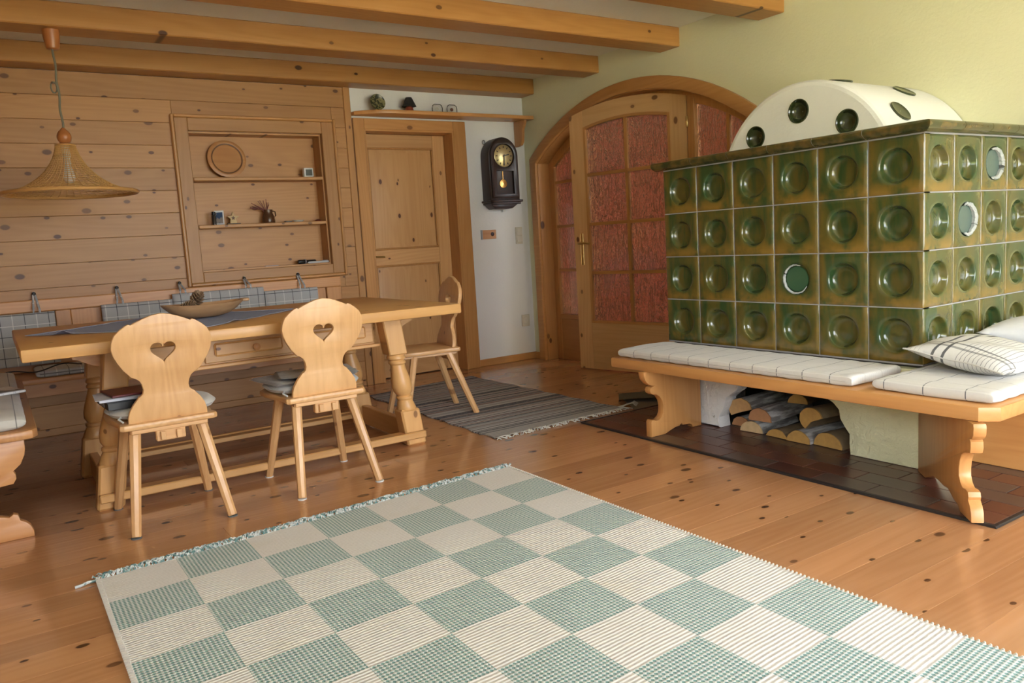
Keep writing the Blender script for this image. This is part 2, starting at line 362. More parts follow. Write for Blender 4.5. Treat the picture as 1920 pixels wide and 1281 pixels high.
# right wall with the arched opening
AC, AH, AZ, AR = 4.44, 1.235, .14, 2.028
def arch(hw, R, z0=0.0, n=28, yc=AC):
    a = math.asin(hw/R); pts = [(yc+hw, z0)]
    pts += [(yc+R*math.sin(a-2*a*k/n), AZ+R*math.cos(a-2*a*k/n)) for k in range(n+1)]; pts.append((yc-hw, z0)); return pts
struct('wall_right', plate([(YF-.2, -.05), (YB+.2, -.05), (YB+.2, ZC), (YF-.2, ZC)], [arch(AH-.05, AR-.05, -.02)], .16, 0, 'yz', XR+.08), plaster('cream_plaster', (.80, .785, .53)), smooth=False)
wlm = MB(); y0, y1, z0, z1 = SWIN
for q in ((YF-.2, y0, -.05, ZC), (y1, YB+.2, -.05, ZC), (y0, y1, -.05, z0), (y0, y1, z1, ZC)): wlm.box(XL-.18, XL, *q)
wall_l = struct('wall_left', wlm, WHITE)
for k in range(16): obj('plank', box(XL, XL+.02, 3.3, YB-.03, .001+.149*k-.102+.102*(k == 0), min(2.285, .149*(k+1)-.103), bev=.002), pine(1, 'wall', 0), wall_l, loc=(XL, 4.5, .149*k))
wf = MB(); xs_ = [XL-.15]+[q for w in WINS for q in w[:2]]+[XR+.16]
for a, b in zip(xs_[::2], xs_[1::2]): wf.box(a, b, YF-.25, YF, -.05, ZC)
for x0, x1, z0, z1 in WINS: wf.box(x0, x1, YF-.25, YF, -.05, z0); wf.box(x0, x1, YF-.25, YF, z1, ZC)
struct('wall_front', wf, WHITE)
for i, (x0, x1, z0, z1) in enumerate(WINS):
    w = thing('window_%d' % (i+1), loc=((x0+x1)/2, YF-.12, z0), kind='structure'); f = .06; n = 2
    for a in (x0, x1-f): obj('frame_post', box(a, a+f, YF-.17, YF-.10, z0, z1, bev=.006), pine(2, 'trim'), w)
    for a in (z0, z1-f): obj('frame_rail', box(x0+f, x1-f, YF-.17, YF-.10, a, a+f, bev=.006), pine(0, 'trim'), w)
    xm = (x0+x1)/2; obj('mullion', box(xm-.04, xm+.04, YF-.168, YF-.102, z0+f, z1-f, bev=.006), pine(2, 'trim'), w)
    for a, b in ((x0+f, xm-.04), (xm+.04, x1-f)): obj('pane', box(a, b, YF-.138, YF-.134, z0+f, z1-f), clearglass(), w)
    obj('sill', box(x0-.03, x1+.03, YF-.10, YF+.06, z0-.03, z0, bev=.006), pine(0, 'trim'), w)
w = thing('window_3', loc=(XL-.08, (SWIN[0]+SWIN[1])/2, SWIN[2]), kind='structure'); f = .06
for a in (y0, y1-f): obj('frame_post', box(XL-.12, XL-.05, a, a+f, z0, z1, bev=.006), pine(2, 'trim'), w)
for a in (z0, z1-f): obj('frame_rail', box(XL-.12, XL-.05, y0+f, y1-f, a, a+f, bev=.006), pine(1, 'trim'), w)
ym = (y0+y1)/2; obj('mullion', box(XL-.118, XL-.052, ym-.04, ym+.04, z0+f, z1-f, bev=.006), pine(2, 'trim'), w)
for a, b in ((y0+f, ym-.04), (ym+.04, y1-f)): obj('pane', box(XL-.087, XL-.083, a, b, z0+f, z1-f), clearglass(), w)
bb = struct('baseboard_back', box(3.43, XR-.012, YB-.014, YB, 0, .06, bev=.004), pine(0, 'trim'), loc=(3.7, YB, 0))
struct('baseboard_right', box(XR-.014, XR, 5.672, YB, 0, .06, bev=.004), pine(1, 'trim'), loc=(XR, 5.72, 0))
struct('baseboard_side', box(XR-.014, XR, .62, 1.2, 0, .06, bev=.004), pine(1, 'trim'), loc=(XR, 0, 0))
# hallway beyond the arched doors
RED = plaster('terracotta_plaster', (.46, .105, .072), .2)
struct('wall_hall_end', box(5.75, 5.9, 2.1, 6.3, -.05, ZC), RED); struct('wall_hall_far', box(XR+.16, 5.9, 6.15, 6.3, -.05, ZC), RED)
hw = MB(); hw.box(XR+.16, 4.35, 2.15, 2.3, -.05, ZC); hw.box(5.65, 5.9, 2.15, 2.3, -.05, ZC); hw.box(4.35, 5.65, 2.15, 2.3, -.05, 1.2); hw.box(4.35, 5.65, 2.15, 2.3, 2.2, ZC)
struct('wall_hall_near', hw, RED)
# garden outside
lawn = NT('lawn'); lv = lawn.coord(False)
tp = NT('bounce_slab_stone'); tv = tp.coord(False)
struct('added_bounce_slab', box(-2.5, 6.5, -7.5, YF-.26, -.30, -.08), tp.fin(tp.mix(tp.noise(tv, 3, 4), (.44, .41, .36), (.54, .51, .46)), .9))  # unseen pale slab, added to bounce neutral light up through the front windows
struct('garden_lawn', box(-25, 30, -30, 40, -.35, -.30), lawn.fin(lawn.mix(lawn.noise(lv, 1.5, 4), (.23, .225, .075), (.29, .275, .10)), .95))
hm_ = MB(); hm_.grid(60, 14, lambda i, j: Vector((-6.5+.35*math.sin(i*41)*math.sin(j*9+i*17)+.5*j, -8+22*i, -.3+3.0*j))); hm_.grid(60, 4, lambda i, j: Vector((-6.0-2.0*j, -8+22*i, 2.7)))
hg = NT('hedge_leaves'); hv = hg.coord(False); hg.bump(hg.noise(hv, 14, 4), 1.0, .1)
struct('garden_hedge', hm_, hg.fin(hg.mix(hg.noise(hv, 5, 4), (.14, .16, .05), (.34, .35, .14)), .9))
# ================================================================== plain panelled door (left)
d1 = thing('door_1', loc=(2.92, YB, 0), kind='structure')
CF = YB-.03
obj('casing_side', box(2.441, DX0, CF, YB+.03, 0, 2.062, bev=.004), pine(2, 'trim'), d1); obj('casing_side', box(DX1, 3.429, CF, YB+.03, 0, 2.062, bev=.004), pine(2, 'trim'), d1)
obj('casing_head', box(DX0, DX1, CF, YB+.03, DZ, 2.062, bev=.004), pine(0, 'trim'), d1)
obj('jamb', box(DX0, DX0+.012, YB-.026, YB+.2, 0, DZ), pine(2, 'trim'), d1); obj('jamb', box(DX1-.012, DX1, YB-.026, YB+.2, 0, DZ), pine(2, 'trim'), d1)
obj('jamb_head', box(DX0+.012, DX1-.012, YB-.026, YB+.2, DZ-.012, DZ), pine(0, 'trim'), d1)
lf = obj('leaf', box(DX0+.014, DX1-.014, YB+.142, YB+.165, .008, DZ-.014), pine(2, 'door'), d1, loc=(2.9, YB+.15, 0))
LY0, LY1 = YB+.12, YB+.145
for a, b in ((DX0+.014, 2.60), (3.187, DX1-.014)): obj('stile', box(a, b, LY0, LY1, .008, DZ-.014, bev=.003), pine(2, 'door'), lf)
for a, b in ((.008, .15), (.925, 1.05), (1.862, DZ-.014)): obj('rail', box(2.60, 3.187, LY0, LY1, a, b, bev=.003), pine(0, 'door'), lf)
for a, b in ((.15, .925), (1.05, 1.862)):
    m = MB(); x0, x1, z0, z1 = 2.60, 3.187, a, b; q = .05
    v = [m.bm.verts.new(p) for p in ((x0, LY1-.002, z0), (x1, LY1-.002, z0), (x1, LY1-.002, z1), (x0, LY1-.002, z1), (x0+q, LY0+.008, z0+q), (x1-q, LY0+.008, z0+q), (x1-q, LY0+.008, z1-q), (x0+q, LY0+.008, z1-q))]
    for f in ((0, 1, 5, 4), (1, 2, 6, 5), (2, 3, 7, 6), (3, 0, 4, 7), (4, 5, 6, 7)): m.bm.faces.new([v[k] for k in f])
    obj('panel', m, pine(2, 'door'), lf)
    mm = MB()
    for s in ((x0, x1, z0, z0+.014), (x0, x1, z1-.014, z1)): mm.box(s[0], s[1], LY0-.004, LY0+.012, s[2], s[3], bev=.004)
    for s in ((x0, x0+.014), (x1-.014, x1)): mm.box(s[0], s[1], LY0-.004, LY0+.012, z0+.014, z1-.014, bev=.004)
    obj('panel_moulding', mm, pine(2, 'trim'), lf)
m = MB(); m.tube([(2.572, LY0, 1.0), (2.572, LY0-.05, 1.0), (2.585, LY0-.058, 1.0), (2.66, LY0-.055, .995)], .007, 8); m.lathe([(.018, 0), (.018, .006)], 14, TR(2.572, LY0, 1.0) @ RX(PI/2)); obj('handle', m, plain('brass', (.60, .42, .16), .3, Metallic=.9), lf)
# ================================================================== arched doorway with glazed leaf and side lights
GL = glassmat(); BR = plain('brass', (.6, .42, .16), .3)
d2 = thing('door_2', loc=(XR, AC, 0), kind='structure')
def ringplate(o_, i_, thick, at, bev=.004): return plate(o_+i_[::-1], [], thick, bev, 'yz', at)
obj('arch_casing', ringplate(arch(AH, AR), arch(AH-.085, AR-.085), .03, XR-.014), pine(1, 'trim'), d2)
obj('arch_jamb', ringplate(arch(AH-.05, AR-.05), arch(AH-.090, AR-.090), .17, XR+.082, .002), pine(2, 'trim'), d2)
obj('arch_frame', ringplate(arch(AH-.090, AR-.090), arch(AH-.16, AR-.16), .05, XR+.135, .004), pine(2, 'trim'), d2)
HX, HY = XR+.125, 3.955                                    # hinge line of the leaf
for y0, y1 in ((HY-.075, HY-.008), (5.018, 5.085)): obj('post', box(XR+.105, XR+.165, y0, y1, 0, AZ+math.sqrt((AR-.10)**2-(max(abs(y0-AC), abs(y1-AC)))**2), bev=.004), pine(2, 'trim'), d2)
RI = AR-.155
def topz(y, R=RI): return AZ+math.sqrt(max(0, R*R-(y-AC)**2))
BARZ = (.40, .785, 1.16, 1.535)
for y0, y1, mid in ((5.085, AC+AH-.155, None), (AC-AH+.155, HY-.075, 3.60)):
    s = obj('side_light', box(XR+.115, XR+.155, y0, y1, 0, .36, bev=.003), pine(1, 'trim'), d2, loc=(XR+.13, (y0+y1)/2, 0))
    obj('bottom_bead', box(XR+.105, XR+.160, y0, y1, .36, .40, bev=.004), pine(1, 'trim'), s)
    ym = (y0+y1)/2 if mid is None else mid; e = .012; cols = [(y0, y1)] if mid is None else [(y0, mid-e), (mid+e, y1)]
    if mid: obj('glazing_bar', box(XR+.118, XR+.150, mid-e, mid+e, .40, topz(mid)), pine(2, 'trim'), s)
    for z in BARZ[1:]: obj('glazing_bar', box(XR+.118, XR+.150, y0, y1, z-e, z+e), pine(1, 'trim'), s)
    for a, b in cols:
        for q in range(4):
            z0 = BARZ[q]+(e if q else 0)
            if q < 3: obj('pane', box(XR+.130, XR+.135, a, b, z0, BARZ[q+1]-e), GL, s, loc=(XR+.13, (a+b)/2, z0))
            else:
                top = [(a+(b-a)*k/8, topz(a+(b-a)*k/8)) for k in range(9)]; m = MB(); m.prism([(a, z0)]+top+[(b, z0)], XR+.130, XR+.135, 0); obj('pane', m, GL, s, loc=(XR+.13, (a+b)/2, z0))
# the leaf, standing a little open into the room (local x = distance from the hinge)
LW = 1.05; la = math.atan2(4.986-HY, 3.936-HX)
leaf = thing('door_leaf', loc=(HX, HY, .008), rz=la, parent=d2)
def lz(x, dr=0.0):
    yy = HY+x; R = AR-.108-dr; return AZ+math.sqrt(R*R-(yy-AC-.047)**2)-.008
T0, T1 = -.022, .022; SW, BRL = .155, .37
def lobj(n, m, mt, par=leaf): return obj(n, m, mt, par, local=True)
N = 10
def strip(x0, x1, zb, zt, y0, y1):
    xs = [x0+(x1-x0)*k/N for k in range(N+1)]; return MB().prism([(x, zb(x)) for x in xs]+[(x, zt(x)) for x in xs[::-1]], y0, y1, 1)
for a, b in ((0, SW-.02), (LW-SW+.02, LW)): lobj('stile', strip(a, b, lambda x: 0, lambda x: lz(x), T0, T1), pine(2, 'leaf', 1))
lobj('bottom_rail', box(SW-.02, LW-SW+.02, T0, T1, 0, BRL, bev=.002), pine(0, 'leaf', 1))
lobj('top_rail', strip(SW-.02, LW-SW+.02, lambda x: lz(x, .125), lambda x: lz(x), T0, T1), pine(0, 'leaf', 1))
G0, G1 = SW, LW-SW; xm = LW/2; e = .012
bz = [BRL+.02]+[BRL+.02+.378*k for k in (1, 2, 3)]
for a, b in ((SW-.02, SW), (LW-SW, LW-SW+.02)): lobj('glazing_bead', strip(a, b, lambda x: BRL, lambda x: lz(x, .125), T0-.004, T1+.004), pine(2, 'trim'))
lobj('glazing_bead', box(SW, LW-SW, T0-.004, T1+.004, BRL, BRL+.02), pine(0, 'trim'))
lobj('glazing_bead', strip(SW, LW-SW, lambda x: lz(x, .145), lambda x: lz(x, .124), T0-.004, T1+.004), pine(0, 'trim'))
lobj('glazing_bar', strip(xm-e, xm+e, lambda x: BRL+.02, lambda x: lz(x, .145), T0+.004, T1-.004), pine(2, 'trim'))
for z in bz[1:]:
    for a, b in ((G0, xm-e), (xm+e, G1)): lobj('glazing_bar', box(a, b, T0+.004, T1-.004, z-e, z+e), pine(0, 'trim'))
for a, b in ((G0, xm-e), (xm+e, G1)):
    for q in range(4):
        z0 = bz[q]+(e if q else 0)
        if q < 3: lobj('pane', box(a, b, -.003, .003, z0, bz[q+1]-e), GL)
        else: lobj('pane', strip(a, b, lambda x: z0, lambda x: lz(x, .143), -.003, .003), GL)
hd = MB(); hxp = LW-.075
hd.box(hxp-.014, hxp+.014, T1, T1+.004, .83, 1.08, bev=.003); hd.tube([(hxp, T1, 1.0), (hxp, T1+.05, 1.0), (hxp-.02, T1+.058, 1.0), (hxp-.06, T1+.056, 1.004), (hxp-.11, T1+.052, .998)], .008, 8)
hd.lathe([(.008, 0), (.008, .004)], 12, TR(hxp, T1+.004, .90) @ RX(-PI/2)); lobj('handle', hd, BR)
for z in (.25, 1.76): lobj('hinge', MB().lathe([(.006, 0), (.009, .006), (.009, .07), (.006, .076)], 10, TR(-.006, T1+.004, z)), BR)
# ================================================================== shelf over the door
sh = thing('wall_shelf', 'long pine wall shelf above the door with a carved bracket', 'shelf', (3.2, YB-.1, 2.07))
ol = [(2.44, YB-.005), (2.445, YB-.055), (2.56, YB-.15), (2.72, YB-.19), (XR-.02, YB-.19), (XR-.004, YB-.17), (XR-.004, YB-.005)]
obj('board', plate(ol, [], .03, .006, 'xy', 2.092), pine(0, 'stovebench'), sh)
br = [(YB-.004, 2.076), (YB-.165, 2.076), (YB-.165, 2.055), (YB-.15, 2.03), (YB-.13, 2.00), (YB-.125, 1.96), (YB-.115, 1.90), (YB-.095, 1.872), (YB-.06, 1.865), (YB-.004, 1.865)]
obj('bracket', plate(br, [], .028, .004, 'yz', XR-.09), pine(2, 'stovebench'), sh)
SZ = 2.108; SY = YB-.11
pb = thing('painted_plate', 'round dark green mottled plate standing on the shelf over the door', 'plate', (2.62, SY, SZ))
t = NT('mottled_glaze'); v_ = t.coord(); MOT = t.fin(t.mix(t.step(t.noise(v_, 28, 3, .6, 1.2), .46, .54), (.02, .025, .012), (.24, .22, .10)), .3)
obj('disc', MB().lathe([(.004, 0), (.045, .004), (.060, .014), (.062, .018), (.044, .009), (.004, .006)], 28, TR(2.62, SY+.012, SZ+.060) @ RX(PI/2-.2)), MOT, pb)
obj('stand', box(2.60, 2.64, SY-.01, SY+.05, SZ, SZ+.008, bev=.002), pine(0, 'trim'), pb)
ml = thing('miniature_lamp', 'tiny lamp with black cone shade and red base on the door shelf', 'lamp', (2.885, SY, SZ))
obj('base', MB().lathe([(.028, 0), (.034, .012), (.030, .03), (.016, .042), (.008, .046)], 20, TR(2.885, SY, SZ)), plain('red_clay', (.26, .05, .025), .4), ml)
obj('shade', MB().lathe([(.058, .040), (.056, .040), (.024, .108), (.022, .108)], 24, TR(2.885, SY, SZ)), plain('black_shade', (.02, .018, .018), .7), ml)
for i, (gx, lab) in enumerate(((3.127, 'small arched glass jar with dark rim, left of the pair on the shelf'), (3.26, 'small arched glass jar with a motif, right of the pair on the shelf'))):
    g = thing('glass_jar', lab, 'jar', (gx, SY, SZ), group='glass jars on the door shelf')
    out = [(-.044, 0), (-.046, .03), (-.040, .052), (-.024, .062), (.024, .062), (.040, .052), (.046, .03), (.044, 0)]
    obj('body', plate([(gx+a*.9, SZ+b*.94+.001) for a, b in out], [], .03, .003, 'xz', SY), clearglass('jar_glass'), g)
    obj('rim', MB().tube([(gx+a, SY-.014, SZ+.004+b) for a, b in out], .003, 6), plain('dark_metal', (.03, .03, .025), .4), g)
    obj('motif', MB().lathe([(.014, 0), (.014, .003)], 12, TR(gx, SY-.008, SZ+.03) @ RX(PI/2)), plain('motif_red' if i else 'motif_pale', (.20, .08, .05) if i else (.6, .58, .5), .5), g)
# ================================================================== pendulum clock and wall fittings
ck = thing('pendulum_clock', 'dark brown arched pendulum wall clock beside the door', 'clock', (3.72, YB-.07, 1.335))
DK = NT('dark_oak'); dv = DK.coord(); DK = DK.fin(DK.mix(DK.noise(DK.scale(dv, (8, 8, 1)), 9, 3), (.018, .008, .004), (.038, .016, .009)), .42, **{'Coat Weight': .15, 'Coat Roughness': .2})
kx0, kx1, ky0 = 3.575, 3.868, YB-.135; kc = (kx0+kx1)/2; kr = (kx1-kx0)/2
hood = [(kx0, 1.40)]+[(kc-kr*math.cos(PI*k/20), 1.775+kr*1.06*math.sin(PI*k/20)) for k in range(21)]+[(kx1, 1.40)]
obj('case', plate(hood, [], .128, .004, 'xz', YB-.066), DK, ck)
ring = [(kc-(kr-.006)*math.cos(2*PI*k/40), 1.775+(kr-.006)*1.04*math.sin(2*PI*k/40)) for k in range(40)]
dr = [(kx0+.012, 1.43)]+[(kc-(kr-.012)*math.cos(PI*k/20), 1.775+(kr-.012)*1.06*math.sin(PI*k/20)) for k in range(21)]+[(kx1-.012, 1.43)]
obj('door_frame', plate(dr, [[(kc+.1*math.cos(2*PI*k/28), 1.775+.1*math.sin(2*PI*k/28)) for k in range(28)], [(kx0+.06, 1.46), (kx1-.06, 1.46), (kx1-.06, 1.65), (kx0+.06, 1.65)]], .014, .002, 'xz', ky0-.006), DK, ck)
fa = obj('dial', MB().lathe([(.093, 0), (.093, .004), (.088, .006), (.002, .006)], 36, TR(kc, ky0+.002, 1.775) @ RX(PI/2)), plain('brass_dial', (.52, .42, .20), .28, Metallic=.7), ck)
for k in range(12):
    a = k*PI/6; obj('numeral', box(-.004, .004, -.002, .0, -.008, .008, mat=TR(kc+.072*math.sin(a), ky0-.004, 1.775+.072*math.cos(a)) @ RY(a)), plain('numeral_dark', (.05, .03, .015), .5), fa)
HANDM = plain('hand_black', (.01, .01, .01), .4)
obj('hour_hand', box(-.004, .004, -.010, -.007, -.01, .05, mat=TR(kc, ky0, 1.775) @ RY(math.radians(76))), HANDM, fa); obj('minute_hand', box(-.003, .003, -.013, -.010, -.012, .076, mat=TR(kc, ky0, 1.775) @ RY(math.radians(182))), HANDM, fa)
pe = obj('pendulum', MB().lathe([(.002, 0), (.036, .003), (.036, .006), (.002, .010)], 28, TR(kc-.018, ky0+.004, 1.545) @ RX(PI/2)), plain('pendulum_brass', (.55, .33, .10), .25, Metallic=.9), ck)
obj('rod', box(kc-.021, kc-.015, ky0-.001, ky0+.002, 1.58, 1.66), plain('pendulum_brass', (.55, .33, .10), .25), pe)
m = MB(); m.box(kx0-.018, kx1+.018, ky0-.018, YB-.004, 1.392, 1.41, bev=.003); m.box(kx0-.004, kx1+.004, ky0-.006, YB-.004, 1.375, 1.392, bev=.003); obj('base_moulding', m, DK, ck)
obj('foot', plate([(kx0+.005, 1.376), (kx0+.045, 1.338), (kx1-.075, 1.338), (kx1-.015, 1.376)], [], .11, .003, 'xz', YB-.066), DK, ck)
obj('hanging_loop', MB().tube([(kx0+.03+.013*math.cos(a), YB-.02, 1.90+.018*math.sin(a)) for a in [k*PI/6 for k in range(12)]], .0025, 6, True), HANDM, ck)
obj('key_tag', box(kc+.035, kc+.056, YB-.03, YB-.027, 1.312, 1.336, mat=None), plain('tag_paper', (.75, .72, .62), .6), ck)
pq = thing('wooden_plaque', 'small horizontal wooden plaque with dark round mark on white wall', 'plaque', (3.606, YB-.008, 1.087))
obj('board', box(3.535, 3.678, YB-.016, YB-.001, 1.09, 1.167, bev=.002), pine(0, 'bench'), pq); obj('metal_edge', box(3.531, 3.541, YB-.018, YB-.001, 1.088, 1.169), plain('grey_metal', (.35, .35, .36), .35), pq)
obj('emblem', MB().lathe([(.018, 0), (.016, .004), (.004, .006)], 16, TR(3.64, YB-.016, 1.13) @ RX(PI/2)), plain('emblem_dark', (.05, .02, .012), .4), pq)
IV = plain('ivory_plastic', (.62, .58, .47), .35)
sw = thing('light_switch', 'cream double rocker light switch beside the arched doorway', 'switch', (3.92, YB-.006, 1.03))
obj('plate', box(3.884, 3.957, YB-.011, YB-.001, 1.032, 1.180, bev=.004), IV, sw)
for z in (1.046, 1.110): obj('rocker', box(3.894, 3.947, YB-.017, YB-.010, z, z+.056, bev=.003), plain('ivory_rocker', (.66, .62, .52), .3), sw)
so = thing('wall_socket', 'cream wall socket low on the white wall', 'socket', (3.94, YB-.006, .29))
obj('plate', box(3.898, 3.982, YB-.012, YB-.001, .30, .405, bev=.006, seg=2), IV, so); obj('cup', MB().lathe([(.026, 0), (.022, .001), (.020, .0015)], 20, TR(3.94, YB-.0122, .352) @ RX(PI/2)), plain('ivory_rocker', (.66, .62, .52), .3), so)
# ================================================================== niche with shelves
nc = thing('wall_niche', 'pine framed recessed wall niche with two shelves above the bench', 'niche', (1.71, YB, .97)); NB = YB+.15
obj('back_board', box(1.238, 2.183, NB-.012, NB, .972, 1.934), pine(0, 'wall'), nc)
for a, b in ((1.238, 1.25), (2.171, 2.183)): obj('side_board', box(a, b, YB, NB-.012, .972, 1.934), pine(2, 'wall'), nc)
for a, b in ((.972, .984), (1.922, 1.934)): obj('end_board', box(1.25, 2.171, YB, NB-.012, a, b), pine(0, 'wall'), nc)
NF = PF-.02
for a, b in ((1.155, 1.24), (2.181, 2.27)): obj('frame_side', box(a, b, NF, YB, .90, 2.02, bev=.004), pine(2, 'wall'), nc)
for a, b in ((.90, .972), (1.934, 2.02)): obj('frame_rail', box(1.24, 2.181, NF, YB, a, b, bev=.004), pine(0, 'wall'), nc)
for a, b, c, d in ((1.133, 1.155, .878, 2.042), (2.27, 2.292, .878, 2.042)): obj('edge_moulding', box(a, b, NF-.008, YB, c, d, bev=.006), pine(2, 'trim'), nc)
for a, b in ((.878, .90), (2.02, 2.042)): obj('edge_moulding', box(1.155, 2.27, NF-.008, YB, a, b, bev=.006), pine(0, 'trim'), nc)
for z in (1.285, 1.612): obj('shelf_board', box(1.25, 2.171, YB-.01, NB-.012, z-.012, z+.012, bev=.004), pine(0, 'wall'), nc)
NY = YB+.07; Z2, Z1, Z0 = 1.297, 1.624, .984
wp = thing('wooden_plate', 'round turned wooden plate leaning in the top of the niche', 'plate', (1.51, NY, Z1))
PM = TR(1.51, NY+.02, Z1+.137) @ RX(PI/2-.16)
obj('body', MB().lathe([(.06, -.014), (.115, -.010), (.133, .0), (.133, .006), (.118, .012), (.105, .010), (.098, .004), (.002, .003)], 44, PM), pine(0, 'bench'), wp)
obj('rim_groove', MB().lathe([(.101, .0085), (.100, .0112), (.108, .0125), (.108, .0095)], 44, PM, cap=False), plain('dark_groove', (.16, .075, .03), .5), wp)
dc = thing('digital_clock', 'small white square digital clock at right of the top niche shelf', 'clock', (2.08, NY, Z1))
obj('case', box(2.045, 2.118, NY-.04, NY+.005, Z1, Z1+.070, bev=.005), plain('white_plastic', (.72, .72, .70), .35), dc); obj('display', box(2.058, 2.107, NY-.043, NY-.038, Z1+.012, Z1+.058), plain('lcd', (.05, .055, .05), .25), dc)
pc = thing('photo_card', 'small white framed photo card in the middle niche shelf', 'photo', (1.405, NY, Z2)); RC = TR(1.41, NY, Z2) @ RZ(-.35) @ RX(-.12)
obj('card', box(-.032, .032, 0, .006, 0, .103, mat=RC), plain('card_white', (.75, .75, .75), .4), pc)
t = NT('photo_print'); v_ = t.coord(); obj('print', box(-.026, .024, -.0015, 0.0, .012, .09, mat=RC), t.fin(t.mix(t.step(t.noise(v_, 22, 3), .45, .55), (.03, .07, .16), (.30, .25, .22)), .3), pc)
sb = thing('spice_bottle', 'tiny dark capped glass bottle standing before the photo card', 'bottle', (1.368, NY-.03, Z2))
obj('body', MB().lathe([(.014, 0), (.014, .062), (.009, .070)], 14, TR(1.368, NY-.03, Z2)), plain('brown_glass', (.06, .05, .04), .15), sb); obj('cap', MB().lathe([(.013, .070), (.013, .092)], 14, TR(1.368, NY-.03, Z2)), HANDM, sb)
stp = [(1.505+(.044 if k % 2 == 0 else .02)*math.sin(k*PI/5), Z2+.046+(.044 if k % 2 == 0 else .02)*math.cos(k*PI/5)) for k in range(10)]
so_ = thing('star_ornament', 'pale wooden star ornament on small base, middle niche shelf', 'ornament', (1.505, NY, Z2))
obj('star', plate(stp, [], .02, .002, 'xz', NY), plain('pale_wood', (.62, .45, .22), .6), so_); obj('base', box(1.462, 1.552, NY-.022, NY+.022, Z2, Z2+.008, bev=.002), plain('dark_slate', (.08, .06, .05), .5), so_); obj('stub', box(1.485, 1.525, NY-.012, NY+.012, Z2+.008, Z2+.03), plain('pale_wood', (.62, .45, .22), .6), so_)
obj('star_mark', plate([(1.505+.35*(a-1.505), Z2+.046+.35*(b-Z2-.046)) for a, b in stp], [], .004, 0, 'xz', NY-.0115), plain('dark_groove', (.16, .075, .03), .5), so_)
jg = thing('brown_jug', 'small brown glazed jug with dried red twigs, middle niche shelf', 'jug', (1.76, NY, Z2)); JG = plain('jug_glaze', (.10, .042, .018), .25)
obj('body', MB().lathe([(.042, 0), (.046, .015), (.040, .05), (.030, .075), (.034, .098), (.030, .098), (.026, .078)], 24, TR(1.76, NY, Z2)), JG, jg)
obj('handle', MB().tube([(1.790, NY, Z2+.088), (1.812, NY, Z2+.082), (1.815, NY, Z2+.055), (1.797, NY, Z2+.035)], .005, 7), JG, jg)
tw = MB(); random.seed(3)
for k in range(13):
    a = random.uniform(-1.35, .75); b = random.uniform(.06, .12); x0, z0 = 1.752, Z2+.09
    tw.tube([(x0, NY, z0-.03), (x0+.3*b*math.sin(a)-.006, NY-.004, z0+.01), (x0+b*math.sin(a)-.02, NY-.012+random.uniform(-.02, .02), z0+b*.75*math.cos(a))], .0022, 5)
obj('dried_twigs', tw, plain('red_twig', (.20, .055, .04), .7), jg)
dsh = thing('white_dish', 'small shallow white dish on the middle niche shelf', 'dish', (1.98, NY, Z2)); obj('bowl', MB().lathe([(.025, 0), (.042, .012), (.044, .014), (.040, .013), (.022, .004)], 24, TR(1.98, NY, Z2)), plain('porcelain', (.72, .70, .62), .2), dsh)
obj('content', MB().lathe([(.030, .0085), (.020, .0105), (.002, .011)], 16, TR(1.98, NY, Z2)), plain('dish_content', (.55, .48, .34), .7), dsh)
obj('soap_tin', box(1.878, 1.93, NY-.02, NY+.02, Z2, Z2+.012, bev=.004), plain('grey_tin', (.16, .15, .13), .4), loc=(1.9, NY, Z2), label='flat grey tin beside the white dish, middle niche shelf', cat='tin')
obj('red_trinket', MB().lathe([(.022, 0), (.026, .008), (.012, .016), (.003, .018)], 14, TR(2.135, NY, Z2)), plain('trinket_red', (.20, .045, .03), .4), loc=(2.135, NY, Z2), label='small dark red trinket at the right end of the middle niche shelf', cat='trinket')
tc_ = thing('torch', 'black torch lying on the bottom of the niche', 'torch', (2.0, YB+.05, Z0)); m = MB(); m.lathe([(.014, 0), (.016, .01), (.016, .05), (.012, .06), (.012, .135), (.009, .14)], 16, TR(1.945, YB+.055, Z0+.016) @ RZ(.05) @ RY(PI/2)); obj('barrel', m, HANDM, tc_)
obj('ring', MB().lathe([(.0175, .052), (.0175, .060)], 16, TR(1.945, YB+.055, Z0+.016) @ RZ(.05) @ RY(PI/2), cap=False), plain('grey_metal', (.35, .35, .36), .35), tc_)
pn = thing('silver_pen', 'silver pen lying beside the black torch in the niche', 'pen', (2.09, YB+.02, Z0)); m = MB(); m.lathe([(.003, 0), (.008, .012), (.008, .15), (.005, .165)], 12, TR(2.005, YB+.018, Z0+.008) @ RY(PI/2)); obj('barrel', m, plain('silver', (.55, .55, .56), .25), pn)
obj('clip', box(2.12, 2.165, YB+.014, YB+.02, Z0+.0155, Z0+.019), plain('grey_metal', (.35, .35, .36), .35), pn)
obj('paper_slip', box(1.69, 1.785, YB+.02, YB+.06, Z0, Z0+.004, bev=.001), plain('paper_violet', (.60, .55, .60), .6), loc=(1.74, YB+.04, Z0), label='pale slip of paper lying at the middle of the niche floor', cat='paper')
